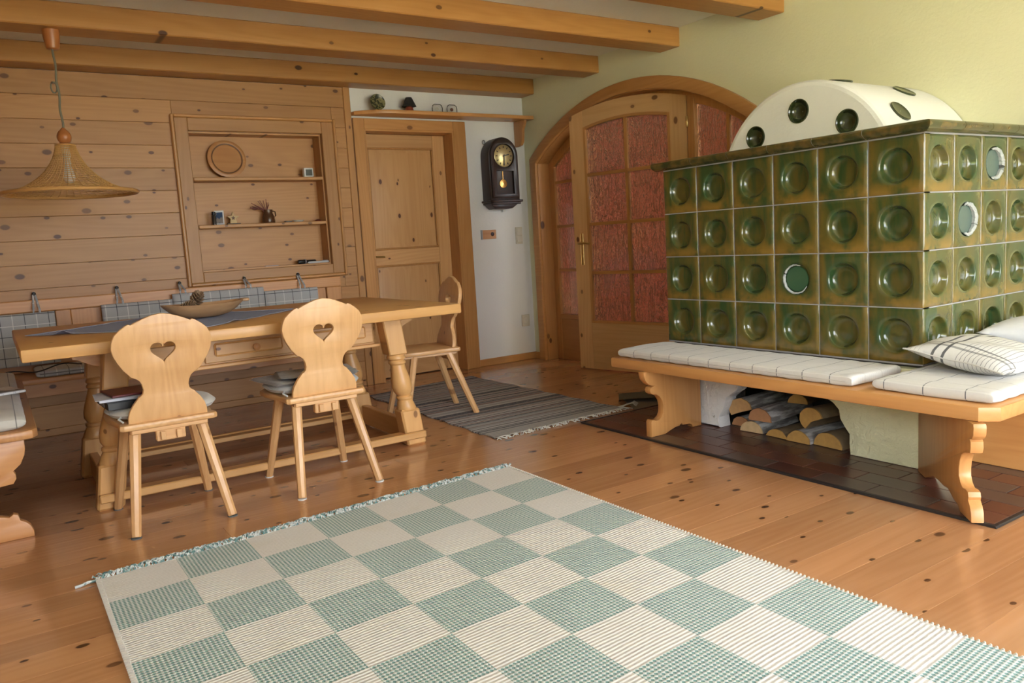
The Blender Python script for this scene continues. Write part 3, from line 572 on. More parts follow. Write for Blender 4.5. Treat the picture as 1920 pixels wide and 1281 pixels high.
# ================================================================== pendant lamp
LX, LY = .418, 4.815
pl = thing('pendant_lamp', 'wicker cone pendant lamp hanging over the dining table', 'lamp', (LX, LY, 1.44)); OW = plain('orange_wood', (.42, .155, .045), .35)
obj('ceiling_cup', MB().lathe([(.024, 2.188), (.030, 2.192), (.038, 2.235), (.042, 2.284), (.036, 2.285)], 28, TR(LX, LY, 0)), OW, pl)
cp = [(LX+.003*math.sin(k*.9), LY, 1.775+(2.195-1.775)*k/20) for k in range(21)]
CORD = plain('cord_grey', (.19, .17, .11), .8); co = obj('cord', MB().tube(cp, .0055, 8), CORD, pl)
obj('cord_knot', MB().tube([(LX-.018+.014*math.cos(k*PI/5), LY-.006+.003*k/10, 1.995+.028*math.sin(k*PI/5)) for k in range(10)], .0048, 6, True), CORD, co)
obj('wooden_ball', MB().lathe([(.008, 1.790), (.014, 1.782), (.026, 1.770), (.034, 1.752), (.035, 1.738), (.030, 1.722), (.022, 1.714), (.029, 1.708), (.029, 1.698)], 28, TR(LX, LY, 0)), OW, pl)
WK = plain('wicker', (.60, .34, .11), .5)
prof = [(.046, 1.702), (.052, 1.675), (.062, 1.645), (.078, 1.612), (.100, 1.578), (.130, 1.545), (.168, 1.513), (.215, 1.486), (.265, 1.466), (.312, 1.455)]
def pr(t):
    k = min(int(t*9), 8); f = t*9-k; return tuple(prof[k][i]*(1-f)+prof[k+1][i]*f for i in (0, 1))
m = MB()
for k in range(48):
    a = 2*PI*k/48; m.tube([(LX+pr(t/14)[0]*math.cos(a), LY+pr(t/14)[0]*math.sin(a), pr(t/14)[1]) for t in range(15)], .0019, 4)
obj('ribs', m, WK, pl)
m = MB()
for k in range(26):
    r, z = pr((k/25)**.9); n = 48; m.tube([(LX+(r+.002*(-1)**(q))*math.cos(2*PI*q/n), LY+(r+.002*(-1)**(q))*math.sin(2*PI*q/n), z) for q in range(n)], .0018, 4, True)
obj('weave', m, WK, pl)
obj('rim', MB().tube([(LX+.318*math.cos(2*PI*k/72), LY+.318*math.sin(2*PI*k/72), 1.452) for k in range(72)], .010, 10, True), plain('rim_wood', (.55, .30, .10), .3), pl)
obj('top_ring', MB().tube([(LX+.046*math.cos(2*PI*k/32), LY+.046*math.sin(2*PI*k/32), 1.700) for k in range(32)], .005, 8, True), plain('rim_wood', (.55, .30, .10), .3), pl)
obj('bulb_holder', MB().lathe([(.018, 1.60), (.020, 1.70)], 16, TR(LX, LY, 0)), plain('white_plastic', (.72, .72, .70), .35), pl); obj('bulb', MB().lathe([(.002, 1.50), (.022, 1.51), (.030, 1.535), (.024, 1.57), (.013, 1.60)], 18, TR(LX, LY, 0)), plain('opal_glass', (.75, .74, .70), .2), pl)
# ================================================================== corner bench and its cushions
cb = thing('corner_bench', 'pine corner bench along the panelled wall behind the dining table', 'bench', (.9, 5.5, 0))
BY = 5.702
obj('top_rail', box(XL, 2.215, BY-.012, PF-.001, .80, .876, bev=.006), pine(0, 'bench'), cb); obj('bottom_rail', box(XL, 2.215, BY-.006, PF-.001, .43, .50, bev=.004), pine(0, 'bench'), cb)
st = [.32, .94, 1.55, 2.10]
for x in st: obj('stile', box(x, x+.085 if x < 2 else 2.215, BY-.006, PF-.001, .50, .80, bev=.004), pine(2, 'bench'), cb)
for a, b in zip([XL]+[x+.085 for x in st[:-1]], st): obj('panel', box(a+.002, b-.002, BY+.012, PF-.001, .50, .80, bev=.004), pine(2, 'bench'), cb)
obj('seat_board', plate([(XL, PF-.002), (2.215, PF-.002), (2.215, 5.31), (.09, 5.31), (XL, 5.31)], [], .032, .006, 'xy', .412), pine(0, 'bench'), cb)
obj('seat_apron', box(.05, 2.15, 5.345, 5.37, .315, .396, bev=.003), pine(0, 'bench'), cb)
obj('seat_board', plate([(XL, 5.309), (.088, 5.309), (.088, 3.62), (.07, 3.59), (.03, 3.575), (XL, 3.575)], [], .036, .008, 'xy', .420), pine(1, 'bench'), cb)
lp = [(XL, .402), (.039, .402), (.039, .36), (.034, .335), (.017, .300), (-.010, .277), (-.004, .262), (-.004, .245), (-.016, .226), (-.06, .222), (-.10, .19), (-.115, .155), (-.10, .12), (-.076, .104), (-.047, .095), (-.031, .106), (-.015, .098), (-.010, .075), (.008, .064), (.022, .048), (.031, .022), (.030, 0), (XL, 0)]
obj('end_panel', plate(lp, [], .04, .005, 'xz', 3.645), pine(0, 'bench'), cb)
obj('leg_panel', box(2.10, 2.14, 5.37, PF-.002, 0, .396, bev=.004), pine(2, 'bench'), cb)
GP = plaid('grey_plaid', (.46, .47, .47), [(0, .128, .005, .0, (.74, .74, .71), .85), (0, .128, .0042, .5, (.04, .04, .05), .85), (2, .128, .005, .55, (.74, .74, .71), .85), (2, .128, .0042, .05, (.04, .04, .05), .85)])
GPX = GP
hc = [(-.27, .315, .478, .800, [.22], 'grey plaid back cushion at the far left end of the bench'), (.575, 1.005, .478, .812, [.687], 'grey plaid back cushion hanging behind the wooden bowl, left one'), (1.003, 1.615, .478, .845, [1.074, 1.508], 'wide grey plaid back cushion with two straps behind the bowl'), (1.620, 2.012, .478, .812, [1.898], 'grey plaid back cushion at the right end of the bench')]
for x0, x1, z0, z1, st_, lab in hc:
    c = thing('back_cushion', lab, 'cushion', ((x0+x1)/2, 5.64, z0), group='plaid cushions hanging on the bench back')
    yoff = 5.655 if x0 != 1.003 else 5.645
    m = pad(x1-x0, z1-z0, .055, 12, .4); bmesh.ops.transform(m.bm, matrix=TR((x0+x1)/2, yoff, (z0+z1)/2) @ RX(PI/2), verts=m.bm.verts); obj('pad', m, GP, c)
    for hx in st_:
        s = MB()
        for d in (-.012, .012): s.tube([(hx+d*1.6, yoff-.01, z1-.03), (hx+d*1.3, yoff-.012, z1+.02), (hx+d*.5, PF-.03, .905), (hx, PF-.03, .924)], .0065, 6)
        obj('strap', s, GP, c)
LINB = plaid('linen_check_bench', (.56, .54, .49), [(0, .17, .004, .2, (.07, .07, .07), .75), (1, .19, .003, .1, (.35, .33, .30), .5)])
sc1 = thing('seat_cushion', 'off-white checked seat pad on the left arm of the corner bench', 'cushion', (-.2, 4.4, .438)); 
m = pad(.54, 1.66, .065, 12, .4, 20, 40, lambda u, v: .004*math.sin(v*23+u*3)); bmesh.ops.transform(m.bm, matrix=TR(-.215, 4.44, .4705), verts=m.bm.verts); obj('pad', m, LINB, sc1)
obj('button', MB().lathe([(.008, 0), (.006, .004), (.002, .005)], 10, TR(.035, 3.66, .488)), plain('linen_button', (.5, .48, .43), .7), sc1)
sc2 = thing('seat_cushion', 'long grey plaid seat pad on the bench below the back wall', 'cushion', (1.1, 5.5, .428)); m = pad(1.98, .32, .045, 12, .4, 50, 14); bmesh.ops.transform(m.bm, matrix=TR(1.15, 5.485, .451), verts=m.bm.verts); obj('pad', m, GP, sc2)
obj('piping', MB().tube([(.18, 5.328, .451), (.7, 5.328, .451), (1.4, 5.328, .451), (2.12, 5.328, .451)], .004, 6), plain('piping_grey', (.2, .2, .2), .9), sc2)
NEWS = NT('newsprint'); nv = NEWS.coord(); nx = NEWS.xyz(nv); nl = NEWS.math('MULTIPLY', NEWS.step(NEWS.noise(NEWS.scale(nv, (40, 260, 1)), 1.0, 2), .54, .62), .45)
NEWS = NEWS.fin(NEWS.mix(nl, (.88, .88, .87), (.42, .43, .50)), .8)
mz = thing('magazine_pile', 'rumpled magazine lying on the left bench cushion', 'magazine', (-.13, 4.35, .503))
obj('lower_sheets', box(-.155, .115, -.105, .105, 0, .012, bev=.003, mat=TR(-.06, 4.30, .504) @ RZ(.3)), NEWS, mz)
t = NT('magazine_cover'); v_ = t.coord(); obj('cover', MB().grid(10, 8, lambda i, j: Vector((-.15+.26*i, -.10+.2*j, .013+.012*math.sin(i*5)*j))), t.fin(t.mix(t.step(t.noise(v_, 14, 3), .45, .55), (.05, .045, .04), (.34, .30, .25)), .4), mz, loc=(-.06, 4.30, .506), rz=.3, local=True)
obj('black_cord', MB().tube([(-.30+.7*k/30, 5.30-.012, .462+.012*math.sin(k*.55)+.0012*k) for k in range(31)], .004, 6), plain('cord_black', (.012, .012, .012), .5), loc=(0, 5.29, .46), label='thin black cable running along the front of the bench seat', cat='cable')
# ================================================================== dining table
dt = thing('dining_table', 'large pine dining table with turned splayed legs and drawers', 'table', (1.03, 4.13, 0))
TX0, TX1, TY0, TY1, TZ = .064, 1.995, 3.497, 4.765, .761
obj('table_top', box(TX0, TX1, TY0, TY1, TZ-.051, TZ, bev=.008, seg=2), pine(0, 'table', 2), dt)
TP = [(.046, .035), (.054, .028), (.044, .020), (.048, .015), (.052, .010), (.040, .002), (.034, -.01)]
def turned_leg(sx):
    m = MB(); z_of = lambda z: z
    m.box(-.052, .052, -.048, .048, .50, .71, bev=.006)
    m.lathe([(.043, .50), (.050, .488), (.050, .478), (.040, .470), (.046, .462), (.046, .452), (.038, .444), (.041, .42), (.052, .36), (.055, .325), (.050, .295), (.036, .275), (.044, .268), (.044, .258), (.038, .250), (.044, .235), (.052, .205), (.050, .195)], 26)
    m.box(-.056, .056, -.048, .048, 0, .20, bev=.010)
    for v in m.bm.verts: v.co.x += sx*(.71-v.co.z)*.140
    return m
for x, s in ((.425, -1), (1.722, 1)):
    for yl in (3.815, 4.49): obj('leg', turned_leg(s), pine(2, 'table'), dt, loc=(x, yl, 0), local=True)
for s, xf in ((-1, .335), (1, 1.812)):
    obj('side_foot_board', box(xf-.02, xf+.02, 3.863, 4.442, .012, .125, bev=.004), pine(1, 'table'), dt)
for yl, z in ((3.752, .040), (4.553, .040)): obj('foot_rail', box(.283, 1.864, yl-.016 if yl < 4 else yl-.012, yl+.012 if yl < 4 else yl+.016, z, z+.037, bev=.005), pine(0, 'table'), dt)
obj('foot_shelf', box(.36, 1.79, 3.768, 3.83, .046, .072, bev=.003), pine(0, 'table'), dt); obj('foot_shelf', box(.36, 1.79, 4.475, 4.538, .046, .072, bev=.003), pine(0, 'table'), dt)
for yl in (3.90, 4.40):
    for x, s in ((.375, -1), (1.772, 1)):
        m = MB(); m.prism([(x, .71), (x+s*.135, .71), (x+s*.135, .688), (x+s*.118, .684), (x+s*.118, .664), (x+s*.10, .660), (x+s*.04, .628), (x, .622)], yl-.028, yl+.028, 1); obj('corbel', m, pine(0, 'table'), dt)
obj('apron', box(.48, 1.665, 3.875, 3.90, .555, .709, bev=.003), pine(0, 'table'), dt); obj('apron', box(.48, 1.665, 4.41, 4.435, .555, .709, bev=.003), pine(0, 'table'), dt)
for x in (.46, 1.665): obj('apron_side', box(x, x+.022, 3.90, 4.41, .56, .709), pine(1, 'table'), dt)
obj('apron_ledge', box(.46, 1.685, 3.845, 3.875, .548, .566, bev=.004), pine(0, 'table'), dt)
obj('drawer_box_bottom', box(.482, 1.663, 3.90, 4.41, .560, .572), pine(0, 'table'), dt)
for a, b in ((.80, 1.215), (1.27, 1.655)):
    d = obj('drawer', box(a, b, 3.862, 3.876, .572, .690, bev=.004), pine(0, 'table'), dt, loc=((a+b)/2, 3.87, .57))
    obj('field', box(a+.045, b-.045, 3.852, 3.863, .600, .665, bev=.009), pine(0, 'table'), d)
    obj('knob', MB().lathe([(.008, 0), (.007, .008), (.016, .014), (.017, .022), (.010, .028), (.002, .029)], 18, TR((a+b)/2+(.03 if a < 1 else .06), 3.853, .628) @ RX(PI/2)), pine(1, 'bench') if a < 1 else plain('blue_grey_knob', (.13, .13, .16), .4), d)
# cloth laid corner-wise
rn = MB(); cA = [Vector((.106, 4.194)), Vector((.745, 3.600)), Vector((1.392, 4.237)), Vector((.755, 4.745))]
def cloth(i, j):
    p = cA[0]*(1-i)*(1-j)+cA[1]*i*(1-j)+cA[2]*i*j+cA[3]*(1-i)*j
    z = .0030+.0014*math.sin(p.x*21+p.y*9)*math.sin(p.y*17)
    z += .018*math.exp(-((i-.22)/.035)**2)*max(0, 1-j/.05)+.010*math.exp(-((j-.30)/.04)**2)*max(0, 1-(1-i)/.05)
    return (p.x, p.y, TZ+z)
rn.grid(40, 40, cloth); g = bmesh.ops.solidify(rn.bm, geom=list(rn.bm.faces), thickness=.0016)
tcl = thing('table_cloth', 'small blue-grey square cloth laid corner-wise on the dining table', 'tablecloth', (.75, 4.2, TZ))
obj('cloth', rn, plaid('blue_linen', (.43, .51, .84), [(0, .009, .002, 0, (.56, .61, .82), .35), (1, .009, .002, 0, (.40, .45, .68), .35)]), tcl)
hm = MB(); k4 = [Vector(cloth(*q)) for q in ((0, 0), (1, 0), (1, 1), (0, 1))]
for a in range(4):
    q0, q1 = ((0, 0), (1, 0), (1, 1), (0, 1))[a], ((0, 0), (1, 0), (1, 1), (0, 1))[(a+1) % 4]
    hm.tube([Vector(cloth(q0[0]+(q1[0]-q0[0])*s/40, q0[1]+(q1[1]-q0[1])*s/40))+Vector((0, 0, .0008)) for s in range(41)], .0018, 5)
obj('hem', hm, plain('hem_blue', (.36, .39, .50), .9), tcl)
# wooden bowl with cones
wbw = thing('wooden_bowl', 'oval carved wooden dough bowl on the dining table', 'bowl', (.89, 4.21, TZ+.006)); m = MB()
BP = [(.0, .006), (.35, .005), (.62, .016), (.82, .038), (.95, .060), (1.0, .072), (.965, .073), (.90, .058), (.78, .036), (.55, .020), (.0, .014)]
rings = [[m.bm.verts.new(((.205*r if r > 0 else .0005)*math.cos(2*PI*k/48), (.125*r if r > 0 else .0005)*math.sin(2*PI*k/48), z+.010*(r**3)*math.cos(2*PI*k/48)**2)) for k in range(48)] for r, z in BP]
for a, b in zip(rings, rings[1:]):
    for k in range(48): m.bm.faces.new((a[k], a[(k+1) % 48], b[(k+1) % 48], b[k]))
m.bm.faces.new(rings[0][::-1]); m.bm.faces.new(rings[-1])
t = NT('bowl_wood'); v_ = t.coord(); vs = t.scale(v_, (1, 5, 6)); BW = t.fin(t.mix(t.step(t.noise(v_, 9, 3, .6), .60, .68), t.mix(t.noise(vs, 9, 4), (.42, .225, .105), (.62, .39, .205)), (.13, .055, .025)), .45)
obj('body', m, BW, wbw, loc=(.892, 4.21, TZ+.004), rz=.04, local=True, ang=1.0)
obj('handle_grip', MB().box(.188, .232, -.022, .022, .068, .084, bev=.007, seg=2), BW, wbw, loc=(.892, 4.21, TZ+.004), rz=.04, local=True)
def cone(name, loc, rot, sc, lab):
    c = thing(name, lab, 'pine cone', loc, group='pine cones in the bowl'); A = TR(*loc) @ rot @ Matrix.Scale(sc, 4)
    core = MB().lathe([(.004, -.035), (.017, -.022), (.019, 0), (.012, .025), (.003, .038)], 12, A); CM = plain('cone_brown', (.11, .06, .03), .7); obj('core', core, CM, c)
    s = MB()
    for k in range(64):
        t_ = k/63; a = k*2.39996; z = -.032+.066*t_; r = .016*math.sin(PI*min(1, .15+.85*(1-t_)))+.010
        q = A @ TR(0, 0, z) @ RZ(a) @ RY(-.55-.5*t_); s.prism([(0, -.004), (.012, -.008), (r+.014, -.005), (r+.017, 0), (r+.014, .005), (.012, .008), (0, .004)], -.0016, .0016, 2)
        s.bm.verts.ensure_lookup_table(); bmesh.ops.transform(s.bm, matrix=q, verts=s.bm.verts[-14:])
    obj('scales', s, plain('cone_scale', (.26, .165, .09), .6), c, kind='stuff')
cone('pine_cone', (.795, 4.175, TZ+.068), RY(1.25) @ RX(.3), .92, 'smaller dark pine cone at the left in the wooden bowl')
cone('pine_cone', (.853, 4.21, TZ+.080), RY(.35) @ RX(.5), 1.15, 'larger pine cone standing up in the wooden bowl')
# ================================================================== chairs
def chair(loc, rz, label):
    c = thing('dining_chair', label, 'chair', loc, rz, 'carved back pine chairs')
    def o(n, m, mt, par=c): return obj(n, m, mt, par, local=True)
    seat = [(-.170, -.152), (.170, -.152), (.184, -.140), (.186, -.115), (.176, -.085), (.186, -.02), (.206, .12), (.204, .20), (.175, .240), (.10, .252), (-.10, .252), (-.175, .240), (-.204, .20), (-.206, .12), (-.186, -.02), (-.176, -.085), (-.186, -.115), (-.184, -.140)]
    o('seat', plate(seat, [], .026, .008, 'xy', .419), pine(1, 'chair'))
    for x in (-.118, .118): o('seat_batten', box(x-.03, x+.03, -.13, .215, .386, .406, bev=.004), pine(1, 'chair'))
    o('seat_batten', box(-.145, .145, -.138, -.112, .388, .406, bev=.003), pine(0, 'chair'))
    half = [(.863, .0), (.858, .032), (.848, .062), (.838, .086), (.829, .104), (.826, .109), (.830, .117), (.826, .127), (.810, .150), (.79, .171), (.765, .182), (.738, .186), (.708, .180), (.68, .168), (.648, .149), (.630, .134), (.618, .124), (.613, .112), (.602, .098), (.585, .089), (.564, .085), (.549, .088), (.540, .096), (.536, .104), (.527, .110), (.508, .126), (.48, .142), (.455, .149), (.430, .150)]
    outl = [(w, z) for z, w in half]+[(-w, z) for z, w in half[::-1] if w > 0]
    heart = []
    for k in range(36):
        t_ = 2*PI*k/36; heart.append((.0465*math.sin(t_)**3, .714+.0028*(13*math.cos(t_)-5*math.cos(2*t_)-2*math.cos(3*t_)-math.cos(4*t_))*.98))
    b = plate(outl, [heart], .024, .004, 'xz', 0.0)
    for v in b.bm.verts: v.co.y += -.118-(v.co.z-.43)*.16
    o('backrest', b, pine(2, 'chair'))
    tn = MB(); tn.box(-.056, .056, -.135, -.100, .345, .40, bev=.004); o('tenon_block', tn, pine(0, 'chair'))
    for x in (-.03, .03): o('wedge', box(x-.010, x+.010, -.148, -.134, .35, .385, bev=.002), pine(2, 'chair'))
    for sx in (-1, 1):
        for top, ft in (((.125*sx, -.085), (.183*sx, -.228)), ((.130*sx, .135), (.190*sx, .232))):
            a = Vector((*top, .406)); f = Vector((*ft, .004)); m = MB(); m.lathe([(.0165, 0), (.0185, .004), (.0235, (a-f).length)], 8, TR(*f) @ (a-f).to_track_quat('Z', 'Y').to_matrix().to_4x4()); l = o('leg', m, pine(2, 'chair'))
            obj('felt_pad', MB().lathe([(.020, .0), (.020, .004)], 12, TR(ft[0], ft[1], 0)), plain('felt_grey' if label.startswith('pine chair hold') else 'felt_white', (.13, .14, .14) if label.startswith('pine chair hold') else (.72, .72, .70), .9), l, local=True)
    return c
chA = chair((.540, 3.520, 0), 0, 'pine chair holding a red folder, heart cut-out, left one')
chB = chair((1.203, 3.525, 0), 0, 'pine chair with newspapers on its seat, heart cut-out, middle one')
chC = chair((2.253, 4.405, 0), PI/2+math.atan2(-.16, .987), 'pine chair at the right end of the table, seen from the side')
LIN = plaid('linen_plain', (.62, .61, .58), [(0, .11, .003, .3, (.35, .35, .36), .4), (1, .11, .003, .3, (.35, .35, .36), .4)])
for cx, cy, lab in ((.540, 3.605, 'white seat pad on the left chair under the folders'), (1.203, 3.61, 'white seat pad on the middle chair under newspapers')):
    s = thing('chair_cushion', lab, 'cushion', (cx, cy, .432), group='white chair seat pads'); m = pad(.435, .38, .052, 5, .42, 24, 24, None, 0, .72); bmesh.ops.transform(m.bm, matrix=TR(cx+.008, cy, .4575), verts=m.bm.verts); obj('pad', m, LIN, s)
    obj('tie', MB().tube([(cx-.165, cy-.14, .452), (cx-.178, cy-.165, .448), (cx-.165, cy-.185, .437)], .004, 6), LIN, s)
ZA = .483
def ruled(n, w, d, h, mat, loc, rz, lab, cat, parts=()):
    t_ = thing(n, lab, cat, loc, rz)
    obj('block', box(-w/2, w/2, -d/2, d/2, 0, h, bev=min(.002, h*.3)), mat, t_, local=True)
    for pn_, a, mt in parts: obj(pn_, box(*a, bev=.0006), mt, t_, local=True)
    return t_
ruled('ring_binder', .29, .24, .030, plain('binder_black', (.020, .022, .022), .4), (.470, 3.60, ZA), .06, 'black ring binder under the papers on the left chair', 'binder', [('spine_label', (-.147, -.1451, -.05, .05, .006, .024), plain('binder_label', (.25, .26, .26), .5))])
ruled('paper_stack', .30, .22, .012, plain('paper_white', (.70, .71, .76), .6), (.462, 3.60, ZA+.0315), -.05, 'stack of white papers between binder and red folder', 'papers', [('loose_sheet', (-.165, .10, -.13, .07, .0125, .0140), plain('paper_blue', (.62, .65, .76), .6))])
ruled('red_folder', .27, .21, .009, plain('folder_red', (.135, .022, .022), .45), (.478, 3.605, ZA+.047), .10, 'dark red folder on top of the stack on the left chair', 'folder', [('protruding_sheet', (.02, .15, -.06, .10, .0095, .0110), plain('paper_grey', (.55, .55, .56), .6))])
def newspaper(loc, rz, w, d, lab, ph):
    t_ = thing('newspaper', lab, 'newspaper', loc, rz, 'newspapers on the middle chair')
    for q in range(3):
        m = MB(); m.grid(14, 10, lambda i, j: Vector((-w/2+w*i+.004*q, -d/2+d*j-.005*q, .002+.004*q+.0035*math.sin(i*5+ph+q)*math.sin(j*4+ph)+.012*max(0, abs(i-.5)-.36)*math.sin(j*7+ph)))); bmesh.ops.solidify(m.bm, geom=list(m.bm.faces), thickness=.0012); obj('page', m, NEWS, t_, local=True)
    return t_
newspaper((1.175, 3.60, ZA+.002), .12, .40, .31, 'lower grey newspaper spread over the middle chair pad', .4)
newspaper((1.215, 3.565, ZA+.020), -.16, .34, .24, 'upper folded newspaper on the middle chair', 2.1)
# ================================================================== rugs
rg = thing('checked_rug', 'large teal and white checked woven rug in the foreground', 'rug', (.185, 2.925, 0)); SHR = .066; RL = 2.79
m = MB(); m.grid(60, 96, lambda i, j: Vector((1.745*i, -RL*j, .0085+.0012*math.sin(i*31)*math.sin(j*47))))
g = bmesh.ops.extrude_face_region(m.bm, geom=list(m.bm.faces)); 
for v in g['geom']:
    if isinstance(v, bmesh.types.BMVert): v.co.z = .0005
me = m.mesh('woven_field'); RM = rugmat(); me.transform(Matrix(((1, 0, 0, 0), (SHR, 1, 0, 0), (0, 0, 1, 0), (0, 0, 0, 1))))   # the weave runs slightly askew
ob = obj('woven_field', me, RM, rg, local=True)
fr = MB(); random.seed(11)
for k in range(620):
    x = 1.745*k/619+random.uniform(-.004, .004); y0 = SHR*x-.004; pts = []; L_ = random.uniform(.022, .045); a = random.uniform(-1.2, 1.2); c_ = random.uniform(-2.0, 2.0)
    for s in range(5):
        f = s/4; pts.append((x+L_*f*math.sin(a+c_*f), y0+L_*f*max(.2, math.cos(a*.6)), .006+.014*math.sin(PI*f*.9)*random.uniform(.5, 1.2)))
    fr.tube(pts, .0022, 4)
for s0 in (0,): fr.tube([(0, 0, .006), (-.03, -.002, .008), (-.055, -.012, .006), (-.07, -.012, .005)], .005, 6); fr.tube([(1.745, SHR*1.745, .006), (1.765, SHR*1.745+.02, .012), (1.775, SHR*1.745+.03, .006)], .005, 6)
t = NT('fringe_teal'); v_ = t.coord(False); FT = t.fin(t.mix(t.step(t.noise(v_, 70, 2), .42, .55), (.13, .24, .23), (.60, .62, .60)), .95); obj('fringe', fr, FT, rg, local=True, kind='stuff')
ed = MB(); 
for xe in (0.0, 1.745):
    for k in range(196):
        yy = -RL*k/195+SHR*xe; s = -1 if xe == 0 else 1; ed.tube([(xe-s*.006, yy-.004, .010), (xe+s*.005, yy, .009), (xe-s*.004, yy+.006, .003)], .004, 5)
obj('selvedge', ed, plain('selvedge_white', (.62, .58, .52), .95), rg, local=True, kind='stuff')
rr = thing('striped_rag_rug', 'narrow grey striped rag rug with white fringe beside the table', 'rug', (2.65, 4.45, 0)); cR = [Vector((2.18, 3.56)), Vector((3.135, 3.60)), Vector((3.12, 5.40)), Vector((2.19, 5.30))]
m = MB()
def ragp(i, j, z): p = cR[0]*(1-i)*(1-j)+cR[1]*i*(1-j)+cR[2]*i*j+cR[3]*(1-i)*j; return Vector((p.x+.008*math.sin(j*40)*(abs(2*i-1)**6), p.y, z))
m.grid(24, 90, lambda i, j: ragp(i, j, .0075+.001*math.sin(j*60)*math.sin(i*9))); g = bmesh.ops.extrude_face_region(m.bm, geom=list(m.bm.faces))
for v in g['geom']:
    if isinstance(v, bmesh.types.BMVert): v.co.z = .0005
obj('woven_field', m, ragmat(), rr)
fr = MB(); random.seed(5)
for k in range(90):
    i = k/89; p = ragp(i, 0, .006); a = random.uniform(-.9, .9); L_ = random.uniform(.03, .055)
    fr.tube([p, p+Vector((L_*.4*math.sin(a), -L_*.5, .006)), p+Vector((L_*math.sin(a*1.4), -L_, -.002))], .0028, 5)
P0 = ragp(1, 0, .006)
for q in range(5): fr.tube([P0+Vector((0, .01*q, 0)), P0+Vector((.03+.015*q, -.01, .02)), P0+Vector((.07+.012*q, .01*q-.02, .022)), P0+Vector((.09+.015*q, -.03+.012*q, .001))], .0032, 5)
obj('fringe', fr, plain('fringe_white', (.62, .60, .54), .95), rr, kind='stuff')
# ================================================================== hearth plate
HX0, HY0, HY1 = 2.737, 1.262, 3.475
ht = thing('hearth_plate', 'dark red tiled hearth plate on the floor under the stove', 'hearth', (3.3, 2.4, 0))
obj('bed', box(HX0, XR-.014, HY0, HY1, 0, .004), plain('hearth_mortar', (.10, .075, .065), .9), ht)
BLK = plain('hearth_edge', (.022, .020, .020), .45)
obj('edge_strip', box(HX0-.016, HX0, HY0-.016, HY1+.012, 0, .011, bev=.002), BLK, ht); obj('edge_strip', box(HX0, XR-.014, HY0-.016, HY0, 0, .011, bev=.002), BLK, ht); obj('edge_strip', box(HX0, XR-.014, HY1, HY1+.012, 0, .011, bev=.002), BLK, ht)
random.seed(21); HM = []
for q, cc in enumerate(((.105, .040, .028), (.125, .050, .034), (.085, .034, .026), (.090, .060, .050))):
    t = NT('hearth_tile_%d' % q); v_ = t.coord(); HM.append(t.fin(t.mix(t.noise(v_, 9, 4), tuple(c*.8 for c in cc), tuple(c*1.15 for c in cc)), .28))
r_ = 0; x = HX0+.002
while x < XR-.03:
    x1 = min(x+.116, XR-.016); yy = HY0+.002-(.12 if r_ % 2 else 0)
    while yy < HY1:
        a, b = max(yy, HY0+.002), min(yy+.24, HY1-.002)
        if b-a > .02: obj('tile', box(x, x1-.004, a, b-.004, .004, .010, bev=.0012), random.choice(HM), ht, loc=((x+x1)/2, (a+b)/2, .004))
        yy += .24
    x = x1; r_ += 1
HZ = .0102
mt_ = thing('grey_mat', 'grey-brown folded mat half under the stove bench at its far end', 'mat', (3.25, 3.65, 0)); GM = plain('mat_grey', (.40, .36, .28), .8)
q0, q1, q2, q3 = Vector((3.155, 3.505)), Vector((3.36, 3.32+.17)), Vector((3.56, 3.80)), Vector((3.38, 3.91))
m = MB(); m.grid(10, 8, lambda i, j: Vector((*(q0*(1-i)*(1-j)+q1*i*(1-j)+q2*i*j+q3*(1-i)*j), .003+.002*math.sin(i*6)*j))); bmesh.ops.solidify(m.bm, geom=list(m.bm.faces), thickness=.003); obj('lower_sheet', m, GM, mt_)
m = MB(); a0, a1, a2, a3 = Vector((3.20, 3.70)), Vector((3.47, 3.56)), Vector((3.60, 3.83)), Vector((3.40, 3.93))
m.grid(8, 8, lambda i, j: Vector((*(a0*(1-i)*(1-j)+a1*i*(1-j)+a2*i*j+a3*(1-i)*j), .010+.022*(1-j)*(1-.3*i)))); bmesh.ops.solidify(m.bm, geom=list(m.bm.faces), thickness=.003); obj('raised_flap', m, plain('mat_olive', (.30, .27, .19), .8), mt_)
